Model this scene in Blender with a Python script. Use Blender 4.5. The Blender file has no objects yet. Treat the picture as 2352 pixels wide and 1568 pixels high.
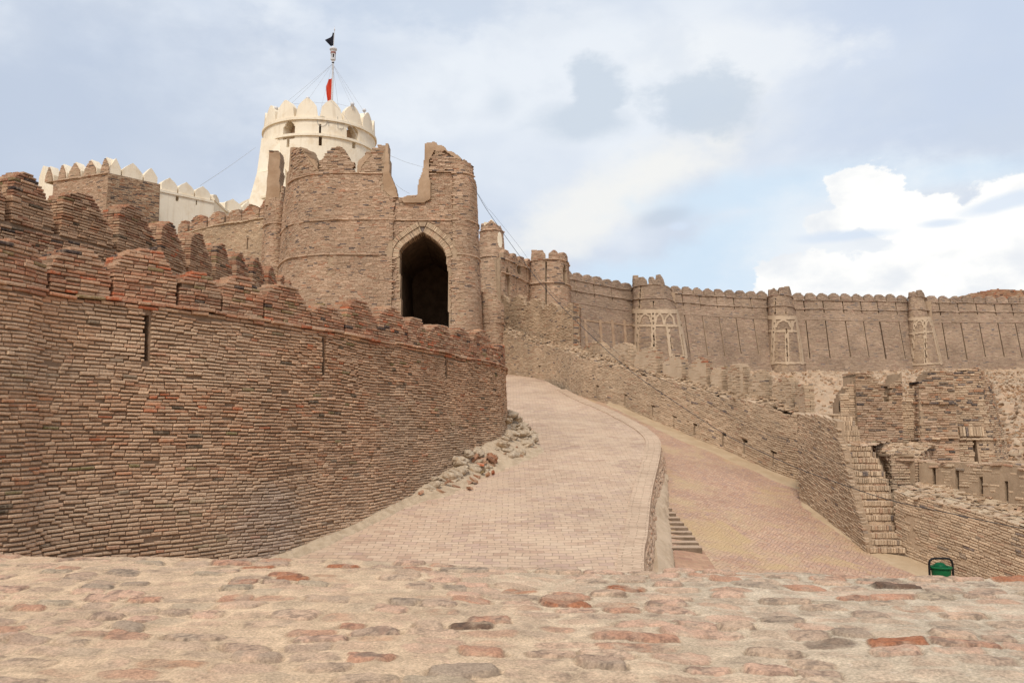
import bpy, math, random
import numpy as np
R = math.radians
rng = np.random.default_rng(7); random.seed(7)
# ------------------------------------------------------------------ camera
F = 1957.0; CX, CY = 1176.0, 784.0          # pixel frame 2352 x 1568 of the photograph
TH = math.atan(216 / F)
ST, CT = math.sin(TH), math.cos(TH)
sc = bpy.context.scene
COL = sc.collection
cam_d = bpy.data.cameras.new('camera'); cam = bpy.data.objects.new('camera', cam_d); COL.objects.link(cam)
cam_d.sensor_width = 36; cam_d.lens = 36 * F / 2352; cam_d.clip_start = 0.1; cam_d.clip_end = 5000
cam.location = (0, 0, 0); cam.rotation_euler = (math.pi / 2 + TH, 0, 0)
sc.camera = cam
sc.render.resolution_x = 1024; sc.render.resolution_y = 682
sc.view_settings.view_transform = 'Standard'; sc.view_settings.look = 'None'
sc.view_settings.exposure = 0; sc.view_settings.gamma = 1

def ray(px, py):
    u = (px - CX) / F; w = (CY - py) / F
    return np.array([u, CT - w * ST, ST + w * CT])
def at(px, py, Y):
    d = ray(px, py); return d * (Y / d[1])
def on_z(px, py, z):
    d = ray(px, py); return d * (z / d[2])
def proj(x, y, z):
    fw = y * CT + z * ST; up = -y * ST + z * CT
    return CX + F * x / fw, CY - F * up / fw
# crops of the photograph used while measuring -> pixel frame
CR = {1: (0, 321.6), 2: (516.8, 45.9), 3: (574.2, 401.9), 4: (1062.3, 488.1), 5: (1662.9, 574.2), 6: (1662.9, 890), 7: (861.3, 861.3)}
def c(n, x, y):
    o = CR[n]; return (o[0] + x * .29297, o[1] + y * .29297)
def c9(x, y): return (1435.5 + x * .2013, 1004.9 + y * .2013)
def cA(x, y): return (1091 + x * .2015, 488.1 + y * .2015)

# ------------------------------------------------------------------ sun and sky
SUN_EL, SUN_AZ = 53, -168                     # azimuth measured from +Y towards +X
sd = bpy.data.lights.new('sun', 'SUN'); sd.energy = 2.2; sd.angle = R(12); sd.color = (1, .95, .87)
so = bpy.data.objects.new('sun', sd); COL.objects.link(so)
sv = np.array([math.sin(R(SUN_AZ)) * math.cos(R(SUN_EL)), math.cos(R(SUN_AZ)) * math.cos(R(SUN_EL)), math.sin(R(SUN_EL))])
from mathutils import Vector
so.rotation_euler = Vector((sv[0], sv[1], sv[2])).to_track_quat('Z', 'Y').to_euler()
so.location = (-30, -30, 50)

W = bpy.data.worlds.new('World'); sc.world = W; W.use_nodes = True
nt = W.node_tree; nt.nodes.clear()
class N:
    def __init__(s, nt): s.nt = nt
    def n(s, t, **k):
        x = s.nt.nodes.new(t)
        for a, b in k.items(): setattr(x, a, b)
        return x
    def link(s, a, b): s.nt.links.new(a, b)
    def put(s, sock, v):
        if isinstance(v, bpy.types.NodeSocket): s.link(v, sock)
        else: sock.default_value = v
    def math(s, op, a, b=0.0, cl=False):
        x = s.n('ShaderNodeMath', operation=op, use_clamp=cl); s.put(x.inputs[0], a); s.put(x.inputs[1], b); return x.outputs[0]
    def mix(s, f, a, b, bt='MIX'):
        x = s.n('ShaderNodeMix', data_type='RGBA', blend_type=bt)
        s.put(x.inputs[0], f)
        for i, v in ((6, a), (7, b)):
            s.put(x.inputs[i], v if isinstance(v, bpy.types.NodeSocket) else (v[0], v[1], v[2], 1))
        return x.outputs[2]
    def noise(s, vec, scale, detail=6, rough=.55, dist=0.0):
        x = s.n('ShaderNodeTexNoise'); s.put(x.inputs['Scale'], scale); x.inputs['Detail'].default_value = detail
        x.inputs['Roughness'].default_value = rough; x.inputs['Distortion'].default_value = dist
        if vec is not None: s.link(vec, x.inputs['Vector'])
        return x.outputs['Fac']
    def sm(s, v, a, b, o0=0.0, o1=1.0):
        x = s.n('ShaderNodeMapRange', interpolation_type='SMOOTHSTEP'); s.put(x.inputs[0], v)
        for i, q in zip((1, 2, 3, 4), (a, b, o0, o1)): x.inputs[i].default_value = q
        return x.outputs[0]
g = N(nt)
tc = g.n('ShaderNodeTexCoord'); D_ = tc.outputs['Generated']
sep = g.n('ShaderNodeSeparateXYZ'); g.link(D_, sep.inputs[0])
X_, Y_, Z_ = sep.outputs
az = g.math('ARCTAN2', X_, Y_); el = g.math('ARCSINE', Z_)
sky = g.n('ShaderNodeTexSky', sky_type='NISHITA'); sky.sun_disc = False
sky.sun_elevation = R(SUN_EL); sky.sun_rotation = R(SUN_AZ); sky.altitude = 30; sky.dust_density = 2.0
skyc = g.mix(1.0, sky.outputs[0], (.125, .125, .125), 'MULTIPLY')
mp = g.n('ShaderNodeMapping'); g.link(D_, mp.inputs[0]); mp.inputs['Scale'].default_value = (1, 1, 1.7)
V_ = mp.outputs[0]
nb = g.noise(V_, 2.6, 5, .5, .3); nm = g.noise(V_, 7.5, 8, .55, .2); nf = g.noise(V_, 20, 6, .6, .1)
nmid = g.math('ADD', g.math('MULTIPLY', g.math('SUBTRACT', nm, .5), .75), g.math('MULTIPLY', g.math('SUBTRACT', nf, .5), .45)); nfine = g.math('SUBTRACT', nf, .5)
def blob(px, py, rx, ry, edge0, edge1, amp, rot=0.0, famp=0.0):
    amp = amp * 1.9; famp = famp * 1.3
    d = ray(px, py); d = d / np.linalg.norm(d)
    a0, e0 = math.atan2(d[0], d[1]), math.asin(d[2])
    da = g.math('SUBTRACT', az, a0); de = g.math('SUBTRACT', el, e0)
    if rot:
        cr, sr = math.cos(rot), math.sin(rot)
        da2 = g.math('ADD', g.math('MULTIPLY', da, cr), g.math('MULTIPLY', de, sr))
        de = g.math('SUBTRACT', g.math('MULTIPLY', de, cr), g.math('MULTIPLY', da, sr)); da = da2
    da = g.math('DIVIDE', da, rx / F); de = g.math('DIVIDE', de, ry / F)
    r = g.math('SQRT', g.math('ADD', g.math('MULTIPLY', da, da), g.math('MULTIPLY', de, de)))
    r = g.math('ADD', r, g.math('MULTIPLY', nmid, amp))
    if famp: r = g.math('ADD', r, g.math('MULTIPLY', nfine, famp))
    return g.sm(r, edge0, edge1, 1.0, 0.0)
def mx(l):
    o = l[0]
    for q in l[1:]: o = g.math('MAXIMUM', o, q)
    return o
veil = g.mix(g.sm(nb, .36, .62), (.62, .70, .83), (.83, .88, .945))
veil = g.mix(g.math('MULTIPLY', blob(150, 300, 620, 330, .3, 1.3, 1.2), .62), veil, (.50, .58, .72))
veil = g.mix(g.math('MULTIPLY', blob(1010, -10, 420, 100, .3, 1.2, 1.4), .6), veil, (.50, .60, .76))
veil = g.mix(g.math('MULTIPLY', blob(2080, 120, 420, 260, .3, 1.3, 1.0), .65), veil, (.58, .67, .83))
veil = g.mix(g.math('MULTIPLY', blob(1680, 130, 330, 90, .2, 1.2, 1.4, -.1), .75), veil, (.90, .93, .96))
veil = g.mix(g.math('MULTIPLY', blob(1420, 460, 420, 85, .2, 1.3, 1.2, .45), .9), veil, (.92, .92, .90))
dark = mx([blob(1375, 200, 85, 75, .55, 1.15, 1.1, 0, .5), blob(1600, 235, 150, 75, .55, 1.15, 1.0, -.2, .5), g.math('MULTIPLY', blob(1150, 235, 50, 44, .1, 1.2, .8), .55),
           blob(1330, 275, 130, 45, .3, 1.3, 1.0)])
veil = g.mix(g.math('MULTIPLY', g.sm(nm, .50, .66), .28), veil, (.62, .69, .80)); veil = g.mix(g.math('MULTIPLY', dark, .78), veil, (.585, .67, .775))
blue = mx([blob(1670, 570, 190, 90, .5, 1.35, 1.2, .45), blob(1780, 440, 330, 55, .4, 1.3, 1.0, .05), blob(1600, 640, 300, 60, .5, 1.3, 1.0), blob(2200, 400, 230, 35, .4, 1.3, 1.0)])
bsky = g.mix(.92, skyc, (.69, .84, .98))
col = g.mix(g.math('MULTIPLY', blue, .85), veil, bsky)
col = g.mix(g.math('MULTIPLY', blob(1520, 500, 75, 26, .3, 1.3, 1.1, .2), .65), col, (.55, .63, .74))
cum = mx([blob(1985, 445, 85, 68, .86, .99, .9, 0, .8), blob(2130, 500, 190, 62, .86, 1.0, .8, -.1, .6), blob(2330, 470, 220, 72, .8, 1.05, .8, .2, .6), blob(1830, 645, 105, 62, .86, .99, .7, 0, .7), blob(2010, 670, 240, 90, .86, 1.02, .7, 0, .6), blob(2350, 600, 300, 130, .8, 1.05, .6),
          blob(1925, 510, 70, 34, .8, 1.0, .8, 0, .6)])
cumc = g.mix(g.sm(nm, .36, .56), (.84, .87, .91), (1.06, 1.05, 1.02))
col = g.mix(mx([g.math('MULTIPLY', blob(2150, 560, 420, 190, .3, 1.35, 1.0), .75)]), col, (.90, .93, .96)); col = g.mix(cum, col, cumc)
gr = mx([blob(1960, 540, 120, 15, .4, 1.2, .8), blob(2165, 512, 60, 13, .4, 1.2, .6), blob(2290, 470, 120, 22, .4, 1.2, .7, .15), blob(1560, 520, 30, 12, .4, 1.2, .7)])
col = g.mix(g.math('MULTIPLY', gr, .75), col, (.68, .78, .92))
# the part of the sky behind the photographer: brighter broken cloud
back = g.sm(Y_, .15, -.35)
col = g.mix(back, col, g.mix(g.sm(nb, .4, .6), skyc, (.98, .97, .95)))
col = g.mix(g.sm(Z_, .0, -.05), col, (.30, .24, .18))
bg = g.n('ShaderNodeBackground'); g.link(col, bg.inputs[0]); bg.inputs[1].default_value = 1.0
out = g.n('ShaderNodeOutputWorld'); g.link(bg.outputs[0], out.inputs[0])

# ------------------------------------------------------------------ numpy noise
def _h(ix, iy, seed):
    n = (ix.astype(np.int64) * 374761393 + iy.astype(np.int64) * 668265263 + seed * 1442695041) & 0xffffffff
    n = ((n ^ (n >> 13)) * 1274126177) & 0xffffffff
    return ((n ^ (n >> 16)) & 0xffffff) / float(0xffffff)
def vn(x, y, seed=0):
    ix = np.floor(x); iy = np.floor(y); fx = x - ix; fy = y - iy
    fx = fx * fx * (3 - 2 * fx); fy = fy * fy * (3 - 2 * fy)
    a = _h(ix, iy, seed); b = _h(ix + 1, iy, seed); c_ = _h(ix, iy + 1, seed); d = _h(ix + 1, iy + 1, seed)
    return (a + (b - a) * fx) * (1 - fy) + (c_ + (d - c_) * fx) * fy
def fbm(x, y, seed=0, o=4):
    r = 0; a = .5; t = 0
    for k in range(o):
        r = r + a * vn(x, y, seed + k * 17); t += a; a *= .5; x = x * 2.03 + 3.1; y = y * 2.03 + 1.7
    return r / t
def sstep(a, b, x):
    t = np.clip((x - a) / (b - a), 0, 1); return t * t * (3 - 2 * t)

# ------------------------------------------------------------------ materials
def newmat(name):
    m = bpy.data.materials.new(name); m.use_nodes = True; t = m.node_tree; t.nodes.clear()
    k = N(t); b = k.n('ShaderNodeBsdfPrincipled'); o = k.n('ShaderNodeOutputMaterial'); k.link(b.outputs[0], o.inputs[0])
    b.inputs['Roughness'].default_value = .95; b.inputs['Specular IOR Level'].default_value = .12
    return m, k, b
def bump(k, b, h, dist, strength=1.0):
    x = k.n('ShaderNodeBump'); x.inputs['Strength'].default_value = strength; x.inputs['Distance'].default_value = dist
    k.link(h, x.inputs['Height']); k.link(x.outputs[0], b.inputs['Normal'])
def mat_attr(name, ns, amp, bd, ns2=3.0, dust=None, dustamt=.5, patch=0):
    m, k, b = newmat(name)
    a = k.n('ShaderNodeAttribute', attribute_name='Col'); t = k.n('ShaderNodeTexCoord'); v = t.outputs['Object']
    n1 = k.noise(v, ns, 5, .65); n2 = k.noise(v, ns2 * .25, 5, .6)
    f = k.math('ADD', k.sm(n1, .25, .75, 1 - amp, 1 + amp), k.sm(n2, .3, .7, -.13, .13))
    cc = k.n('ShaderNodeVectorMath', operation='SCALE'); k.link(a.outputs['Color'], cc.inputs[0]); k.link(f, cc.inputs['Scale'])
    o = cc.outputs[0]
    if patch: o = k.mix(k.sm(k.noise(v, 14, 6, .7), .46, .66, 0, patch), o, (.60, .44, .30))
    if dust:
        ge = k.n('ShaderNodeNewGeometry'); se = k.n('ShaderNodeSeparateXYZ'); k.link(ge.outputs['Normal'], se.inputs[0])
        o = k.mix(k.math('MULTIPLY', k.sm(se.outputs[2], .35, .9), dustamt), o, dust)
    k.link(o, b.inputs['Base Color'])
    if bd: bump(k, b, n1, bd)
    return m
def mat_plain(name, c1, c2, ns, bd, rough=.95, det=6, ns2=None, c3=None):
    m, k, b = newmat(name); t = k.n('ShaderNodeTexCoord'); v = t.outputs['Object']
    n1 = k.noise(v, ns, det, .6, .3); o = k.mix(k.sm(n1, .32, .68), c1, c2)
    if c3: o = k.mix(k.math('MULTIPLY', k.sm(k.noise(v, ns2, 5, .6), .5, .7), .8), o, c3)
    k.link(o, b.inputs['Base Color']); b.inputs['Roughness'].default_value = rough
    if bd: bump(k, b, k.noise(v, ns * 4, 6, .65), bd)
    return m
M = {}
M['brick'] = mat_attr('weathered brick', 38, .30, .008, 3, (.46, .335, .235), .45, .38)
M['brickfar'] = mat_attr('far brick', 9, .16, .0, 2, (.46, .335, .235), .4)
M['mortar'] = mat_plain('mud mortar', (.35, .25, .165), (.44, .32, .215), 5, .01)
M['mortardk'] = mat_plain('joint mortar', (.21, .14, .09), (.31, .21, .14), 5, .01)
M['plaster'] = mat_plain('mud plaster', (.36, .235, .145), (.47, .33, .22), 1.3, .02, ns2=.6, c3=(.31, .205, .13))
M['paleplaster'] = mat_plain('pale lime mud plaster', (.46, .345, .235), (.55, .42, .295), 2.0, .02)
M['white'] = mat_plain('cream limewash', (.79, .68, .52), (.86, .765, .61), .35, .02, ns2=1.2, c3=(.74, .61, .44))
def streaks(m, colr, amt):
    k = N(m.node_tree); b = [x for x in m.node_tree.nodes if x.type == 'BSDF_PRINCIPLED'][0]; src = b.inputs['Base Color'].links[0].from_socket
    t = k.n('ShaderNodeTexCoord'); mp = k.n('ShaderNodeMapping'); k.link(t.outputs['Object'], mp.inputs[0]); mp.inputs['Scale'].default_value = (2.2, 2.2, .12)
    n1 = k.noise(mp.outputs[0], 1.6, 7, .65); k.link(k.mix(k.math('MULTIPLY', k.sm(n1, .50, .72), amt), src, colr), b.inputs['Base Color'])
streaks(M['white'], (.58, .46, .32), .4)
M['stone'] = mat_attr('foreground stones', 70, .30, .009, 24)
M['rock'] = mat_plain('limestone rock', (.36, .275, .19), (.56, .455, .33), 2.5, .010, ns2=1.5, c3=(.42, .29, .17))
M['sand'] = mat_plain('yellow sand', (.42, .30, .185), (.49, .365, .235), 2.2, .02)
M['dirt'] = mat_plain('pale dirt', (.44, .33, .22), (.58, .45, .31), 6, .03)
M['earth'] = mat_plain('dry earth', (.33, .22, .13), (.45, .32, .2), .4, .1)
M['metaldk'] = mat_plain('black painted steel', (.012, .012, .013), (.022, .02, .02), 20, 0, .4)
M['cable'] = mat_plain('black cable', (.035, .037, .042), (.055, .055, .06), 8, 0, .6)
M['wire'] = mat_plain('grey wire', (.3, .3, .3), (.4, .4, .4), 8, 0, .6)
M['green'] = mat_plain('green plastic', (.006, .10, .035), (.012, .135, .05), 6, 0, .42)
M['greendk'] = mat_plain('dark green plastic', (.003, .075, .03), (.004, .10, .035), 6, 0, .45)
M['silver'] = mat_plain('silvered metal', (.55, .55, .57), (.75, .75, .77), 9, 0, .35)
M['pink'] = mat_plain('pink trim', (.30, .12, .11), (.38, .2, .17), 9, 0, .5)
M['red'] = mat_plain('red cloth', (.50, .045, .022), (.62, .065, .03), 3, 0, .8)
M['black'] = mat_plain('black cloth', (.012, .012, .018), (.03, .03, .04), 8, 0, .85)
M['darkvoid'] = mat_plain('vault shade brick', (.11, .075, .05), (.18, .125, .085), 2, .02)  # gloom of the passage put into the vault's brick colour
M['greyp'] = mat_plain('grey worn step stone', (.17, .12, .08), (.25, .18, .125), 5, .02)

def mat_paving(name, cols, bw, bh, rot=0.0, sand=None, mort=(.30, .22, .16), blot=None, herring=False):
    m, k, b = newmat(name); t = k.n('ShaderNodeTexCoord')
    mp = k.n('ShaderNodeMapping'); k.link(t.outputs['UV'], mp.inputs[0]); mp.inputs['Rotation'].default_value = (0, 0, rot)
    nz = k.noise(mp.outputs[0], 1.5, 3, .5)
    wv = k.n('ShaderNodeVectorMath', operation='ADD'); k.link(mp.outputs[0], wv.inputs[0])
    cb = k.n('ShaderNodeCombineXYZ'); k.put(cb.inputs[1], k.math('MULTIPLY', nz, .25)); k.put(cb.inputs[0], k.math('MULTIPLY', nz, .15)); k.link(cb.outputs[0], wv.inputs[1])
    def bt(vec, a):
        br = k.n('ShaderNodeTexBrick'); k.link(vec, br.inputs['Vector'])
        br.inputs['Color1'].default_value = (0, 0, 0, 1); br.inputs['Color2'].default_value = (1, 1, 1, 1); br.inputs['Mortar'].default_value = (.5, .5, .5, 1)
        br.inputs['Scale'].default_value = 1; br.inputs['Brick Width'].default_value = bw; br.inputs['Row Height'].default_value = bh
        br.inputs['Mortar Size'].default_value = .007; br.inputs['Mortar Smooth'].default_value = .3; br.inputs['Bias'].default_value = 0
        br.offset = .5; return br
    br = bt(wv.outputs[0], 0); bc, bf = br.outputs['Color'], br.outputs['Fac']
    if herring:
        mp2 = k.n('ShaderNodeMapping'); k.link(wv.outputs[0], mp2.inputs[0]); mp2.inputs['Rotation'].default_value = (0, 0, math.pi / 2)
        b2 = bt(mp2.outputs[0], 1)
        ck = k.n('ShaderNodeTexChecker'); k.link(wv.outputs[0], ck.inputs[0]); ck.inputs['Scale'].default_value = 1 / .21
        bc = k.mix(ck.outputs['Fac'], bc, b2.outputs['Color']); bf = k.math('ADD', k.math('MULTIPLY', bf, k.math('SUBTRACT', 1, ck.outputs['Fac'])), k.math('MULTIPLY', b2.outputs['Fac'], ck.outputs['Fac']))
    rp = k.n('ShaderNodeValToRGB'); k.link(bc, rp.inputs[0]); cr = rp.color_ramp
    for i, cc in enumerate(cols):
        p = i / (len(cols) - 1)
        e = cr.elements[i] if i < 2 else cr.elements.new(p)
        e.position = p; e.color = (*cc, 1)
    o = rp.outputs[0]
    big = k.noise(t.outputs['Object'], .35, 6, .6); fine = k.noise(t.outputs['Object'], 6, 8, .7)
    sc_ = k.n('ShaderNodeVectorMath', operation='SCALE'); k.link(o, sc_.inputs[0]); k.link(k.math('ADD', k.sm(big, .3, .7, .88, 1.07), k.sm(fine, .3, .7, -.08, .08)), sc_.inputs['Scale']); o = sc_.outputs[0]
    o = k.mix(k.math('MULTIPLY', bf, .62), o, mort)
    if blot:
        o = k.mix(k.math('MULTIPLY', k.sm(k.noise(t.outputs['Object'], .5, 7, .62, .6), .53, .66), .75), o, blot)
    if sand: o = k.mix(k.math('MULTIPLY', k.sm(k.noise(t.outputs['Object'], .7, 8, .7, .4), .46, .70), .7), o, sand)
    k.link(o, b.inputs['Base Color'])
    h = k.math('SUBTRACT', k.math('MULTIPLY', fine, .35), bf); bump(k, b, h, .012)
    return m
M['ramp'] = mat_paving('ramp brick paving', [(.45, .30, .215), (.58, .42, .295), (.53, .375, .265), (.61, .455, .325), (.47, .325, .25), (.57, .41, .285), (.54, .39, .28)], .26, .145, 0, (.58, .44, .31), (.25, .175, .125))
M['border'] = mat_paving('ramp border headers', [(.47, .33, .23), (.60, .44, .31), (.54, .385, .27), (.62, .465, .33)], .32, .085, 0, None, (.27, .19, .13))
M['road'] = mat_paving('road herringbone paving', [(.44, .255, .175), (.54, .345, .235), (.48, .30, .21), (.57, .38, .26), (.42, .275, .215), (.53, .33, .22)], .21, .07, .55, (.52, .38, .22), (.30, .19, .125), (.52, .365, .19), True)
M['roadflat'] = mat_paving('road edge paving', [(.40, .23, .15), (.50, .31, .20), (.36, .20, .14)], .25, .12, .02, None, (.40, .28, .18))

# ------------------------------------------------------------------ mesh helpers
def mesh_obj(name, V, Fq, mats, parent=None, midx=None, colr=None, uv=None, smooth=False):
    V = np.asarray(V, dtype=np.float64).reshape(-1, 3); Fq = np.asarray(Fq, dtype=np.int32)
    org = np.array(parent.location) if parent is not None else np.zeros(3)
    if parent is None:
        org = np.array([(V[:, 0].min() + V[:, 0].max()) / 2, (V[:, 1].min() + V[:, 1].max()) / 2, V[:, 2].min()])
    V = V - org
    me = bpy.data.meshes.new(name); nf, nv = Fq.shape
    me.vertices.add(len(V)); me.vertices.foreach_set('co', V.ravel().astype(np.float32))
    me.loops.add(nf * nv); me.loops.foreach_set('vertex_index', Fq.ravel())
    me.polygons.add(nf); me.polygons.foreach_set('loop_start', np.arange(nf, dtype=np.int32) * nv)
    me.polygons.foreach_set('loop_total', np.full(nf, nv, dtype=np.int32))
    for m in mats: me.materials.append(M[m])
    if midx is not None: me.polygons.foreach_set('material_index', np.asarray(midx, dtype=np.int32))
    me.polygons.foreach_set('use_smooth', np.full(nf, bool(smooth)))
    me.update(calc_edges=True)
    if colr is not None:
        a = me.attributes.new('Col', 'FLOAT_COLOR', 'POINT')
        cc = np.ones((len(V), 4), dtype=np.float32); cc[:, :3] = colr; a.data.foreach_set('color', cc.ravel())
    if uv is not None:
        l = me.uv_layers.new(name='UVMap'); l.data.foreach_set('uv', np.asarray(uv)[Fq.ravel()].astype(np.float32).ravel())
    me.validate()
    o = bpy.data.objects.new(name, me); COL.objects.link(o)
    if parent is not None: o.parent = parent
    else: o.location = org
    return o
class Buf:
    """collects quad pieces (verts, quads, material, colour)"""
    def __init__(s): s.V = []; s.F = []; s.m = []; s.c = []; s.n = 0
    def add(s, V, Fq, m=0, col=(.4, .3, .2)):
        V = np.asarray(V, dtype=float).reshape(-1, 3); Fq = np.asarray(Fq)
        if len(V) == 0 or len(Fq) == 0: return
        s.V.append(V); s.F.append(Fq + s.n); s.m.append(np.full(len(Fq), m)); s.n += len(V)
        cc = np.asarray(col, dtype=float)
        s.c.append(np.tile(cc, (len(V), 1)) if cc.ndim == 1 else cc)
    def build(s, name, mats, parent=None, smooth=False):
        if not s.V: return None
        return mesh_obj(name, np.vstack(s.V), np.vstack(s.F), mats, parent, np.concatenate(s.m), np.vstack(s.c), None, smooth)
def tag(o, label=None, cat=None, group=None, kind=None):
    if label: o['label'] = label
    if cat: o['category'] = cat
    if group: o['group'] = group
    if kind: o['kind'] = kind
    return o
def thing(name, label, cat, loc, group=None):
    o = bpy.data.objects.new(name, None); COL.objects.link(o); o.location = [float(q) for q in loc]; o.empty_display_size = .3
    return tag(o, label, cat, group)

class Path:
    def __init__(s, pts, closed=False, smooth=True, step=.08):
        P = np.array([(p[0], p[1]) for p in pts], dtype=float)
        if smooth and len(P) > 2:
            n = len(P); out = []
            for i in range(n if closed else n - 1):
                if closed: p0, p1, p2, p3 = P[(i - 1) % n], P[i], P[(i + 1) % n], P[(i + 2) % n]
                else: p0, p1, p2, p3 = P[max(i - 1, 0)], P[i], P[i + 1], P[min(i + 2, n - 1)]
                t = np.linspace(0, 1, 13)[:-1, None]
                out.append(.5 * ((2 * p1) + (-p0 + p2) * t + (2 * p0 - 5 * p1 + 4 * p2 - p3) * t**2 + (-p0 + 3 * p1 - 3 * p2 + p3) * t**3))
            P = np.vstack(out + [P[:1] if closed else P[-1:]])
        elif closed: P = np.vstack([P, P[:1]])
        d = np.linalg.norm(np.diff(P, axis=0), axis=1); S = np.r_[0, np.cumsum(d)]
        s.L = S[-1]; n = max(int(s.L / step), 4); s.S = np.linspace(0, s.L, n + 1)
        s.X = np.interp(s.S, S, P[:, 0]); s.Yy = np.interp(s.S, S, P[:, 1])
        tx = np.gradient(s.X, s.S); ty = np.gradient(s.Yy, s.S)
        if closed:
            tx[0] = tx[-1] = (tx[1] + tx[-2]) / 2; ty[0] = ty[-1] = (ty[1] + ty[-2]) / 2
        l = np.hypot(tx, ty); s.NX = ty / l; s.NY = -tx / l
class Wall:
    """surface over (s, t): s along the path, t the height of the course; off = outwards"""
    def __init__(s, path, batter=0.0, tref=0.0, zoff=None, lean=0.0):
        s.p = path; s.lean = lean; s.b = batter; s.tref = tref; s.zoff = zoff; s.L = path.L
    def zo(s, S): return 0.0 if s.zoff is None else np.interp(S, s.zoff[0], s.zoff[1])
    def pt(s, S, T, off=0.0):
        S = np.asarray(S, dtype=float); T = np.asarray(T, dtype=float)
        p = s.p; nx = np.interp(S, p.S, p.NX); ny = np.interp(S, p.S, p.NY)
        o = off + s.b * (s.tref - T)
        return np.stack([np.interp(S, p.S, p.X) + nx * o + s.lean * (s.tref - T), np.interp(S, p.S, p.Yy) + ny * o, T + s.zo(S)], -1)
    def hit(s, px, py, s0=0, s1=1e9, near=True):
        d = ray(px, py); T = s.tref; best = None
        for it in range(3):
            o = s.b * (s.tref - T); X = s.p.X + s.p.NX * o + s.lean * (s.tref - T); Y = s.p.Yy + s.p.NY * o
            k = X * d[1] - Y * d[0]
            idx = np.where((np.sign(k[:-1]) != np.sign(k[1:])) & (s.p.S[:-1] >= s0 - .2) & (s.p.S[1:] <= s1 + .2))[0]
            if len(idx) == 0:
                m = (s.p.S >= s0) & (s.p.S <= s1); kk = np.where(m, np.abs(k) / Y, 1e9); i = int(np.argmin(kk)); f = 0.0
            else:
                i = int(idx[np.argmin(Y[idx])]); f = k[i] / (k[i] - k[i + 1])
            S = s.p.S[i] + f * (s.p.S[min(i + 1, len(X) - 1)] - s.p.S[i]); y = Y[i] + f * (Y[min(i + 1, len(X) - 1)] - Y[i])
            z = d[2] / d[1] * y; T = z - s.zo(S)
        return S, float(T)
    def px(s, S, T, off=0.0):
        P = s.pt(S, T, off); return proj(P[..., 0], P[..., 1], P[..., 2])

# brick colours (linear albedo)
PAL = {
 'pale': ([(.47, .325, .215), (.42, .28, .18), (.50, .36, .25), (.36, .23, .145), (.40, .25, .155), (.10, .08, .075), (.22, .18, .09), (.42, .19, .10)], [.30, .22, .18, .12, .10, .035, .025, .02]),
 'near': ([(.52, .33, .205), (.46, .28, .17), (.56, .375, .24), (.40, .235, .14), (.47, .235, .13), (.10, .075, .05), (.20, .16, .07), (.44, .15, .07)], [.33, .27, .20, .11, .06, .014, .012, .010]),
 'red': ([(.36, .175, .105), (.41, .20, .115), (.30, .15, .09), (.44, .26, .16), (.42, .27, .175), (.075, .055, .05), (.24, .17, .085), (.45, .145, .07)], [.17, .15, .10, .22, .24, .03, .04, .045]),
 'gate': ([(.49, .34, .235), (.455, .31, .21), (.52, .375, .265), (.41, .27, .18), (.42, .255, .17), (.13, .105, .10), (.19, .14, .115), (.43, .22, .135)], [.30, .25, .17, .12, .09, .025, .025, .02]),
 'dust': ([(.51, .375, .25), (.475, .345, .23), (.54, .41, .28), (.43, .31, .205), (.43, .275, .18), (.17, .135, .12), (.26, .20, .15)], [.33, .28, .18, .11, .06, .02, .02]),
 'far': ([(.375, .275, .20), (.345, .25, .18), (.40, .295, .215), (.31, .225, .165), (.35, .235, .175), (.17, .15, .145), (.24, .19, .16)], [.30, .27, .16, .14, .09, .015, .025]),
 'jumble': ([(.42, .29, .19), (.36, .23, .145), (.46, .34, .23), (.30, .17, .105), (.40, .20, .11), (.08, .065, .065), (.13, .10, .08)], [.26, .20, .16, .12, .08, .10, .08]),
}
def pick(pal, n):
    p, w = PAL[pal]; p = np.array(p); w = np.array(w) / sum(w)
    return p[rng.choice(len(p), n, p=w)] * rng.normal(1, .09, (n, 1)).clip(.7, 1.3)
TINT = None
def brick_col(pal, S, T, seed=0):
    n = len(S)
    if isinstance(pal, tuple):               # (pal low, pal high, t0, t1)
        a, b, t0, t1 = pal; f = sstep(t0, t1, T + (vn(S * .9, T * 2, seed) - .5) * .8)
        use = rng.random(n) < f
        o = pick(a, n); o2 = pick(b, n); o[use] = o2[use]
    else: o = pick(pal, n)
    if TINT is not None:
        f_, c_ = TINT(S, T); o = o * (1 - f_)[:, None] + c_ * f_[:, None]
    return o * (0.84 + .34 * fbm(S * .35, T * .5, seed + 5, 3))[:, None]

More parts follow.
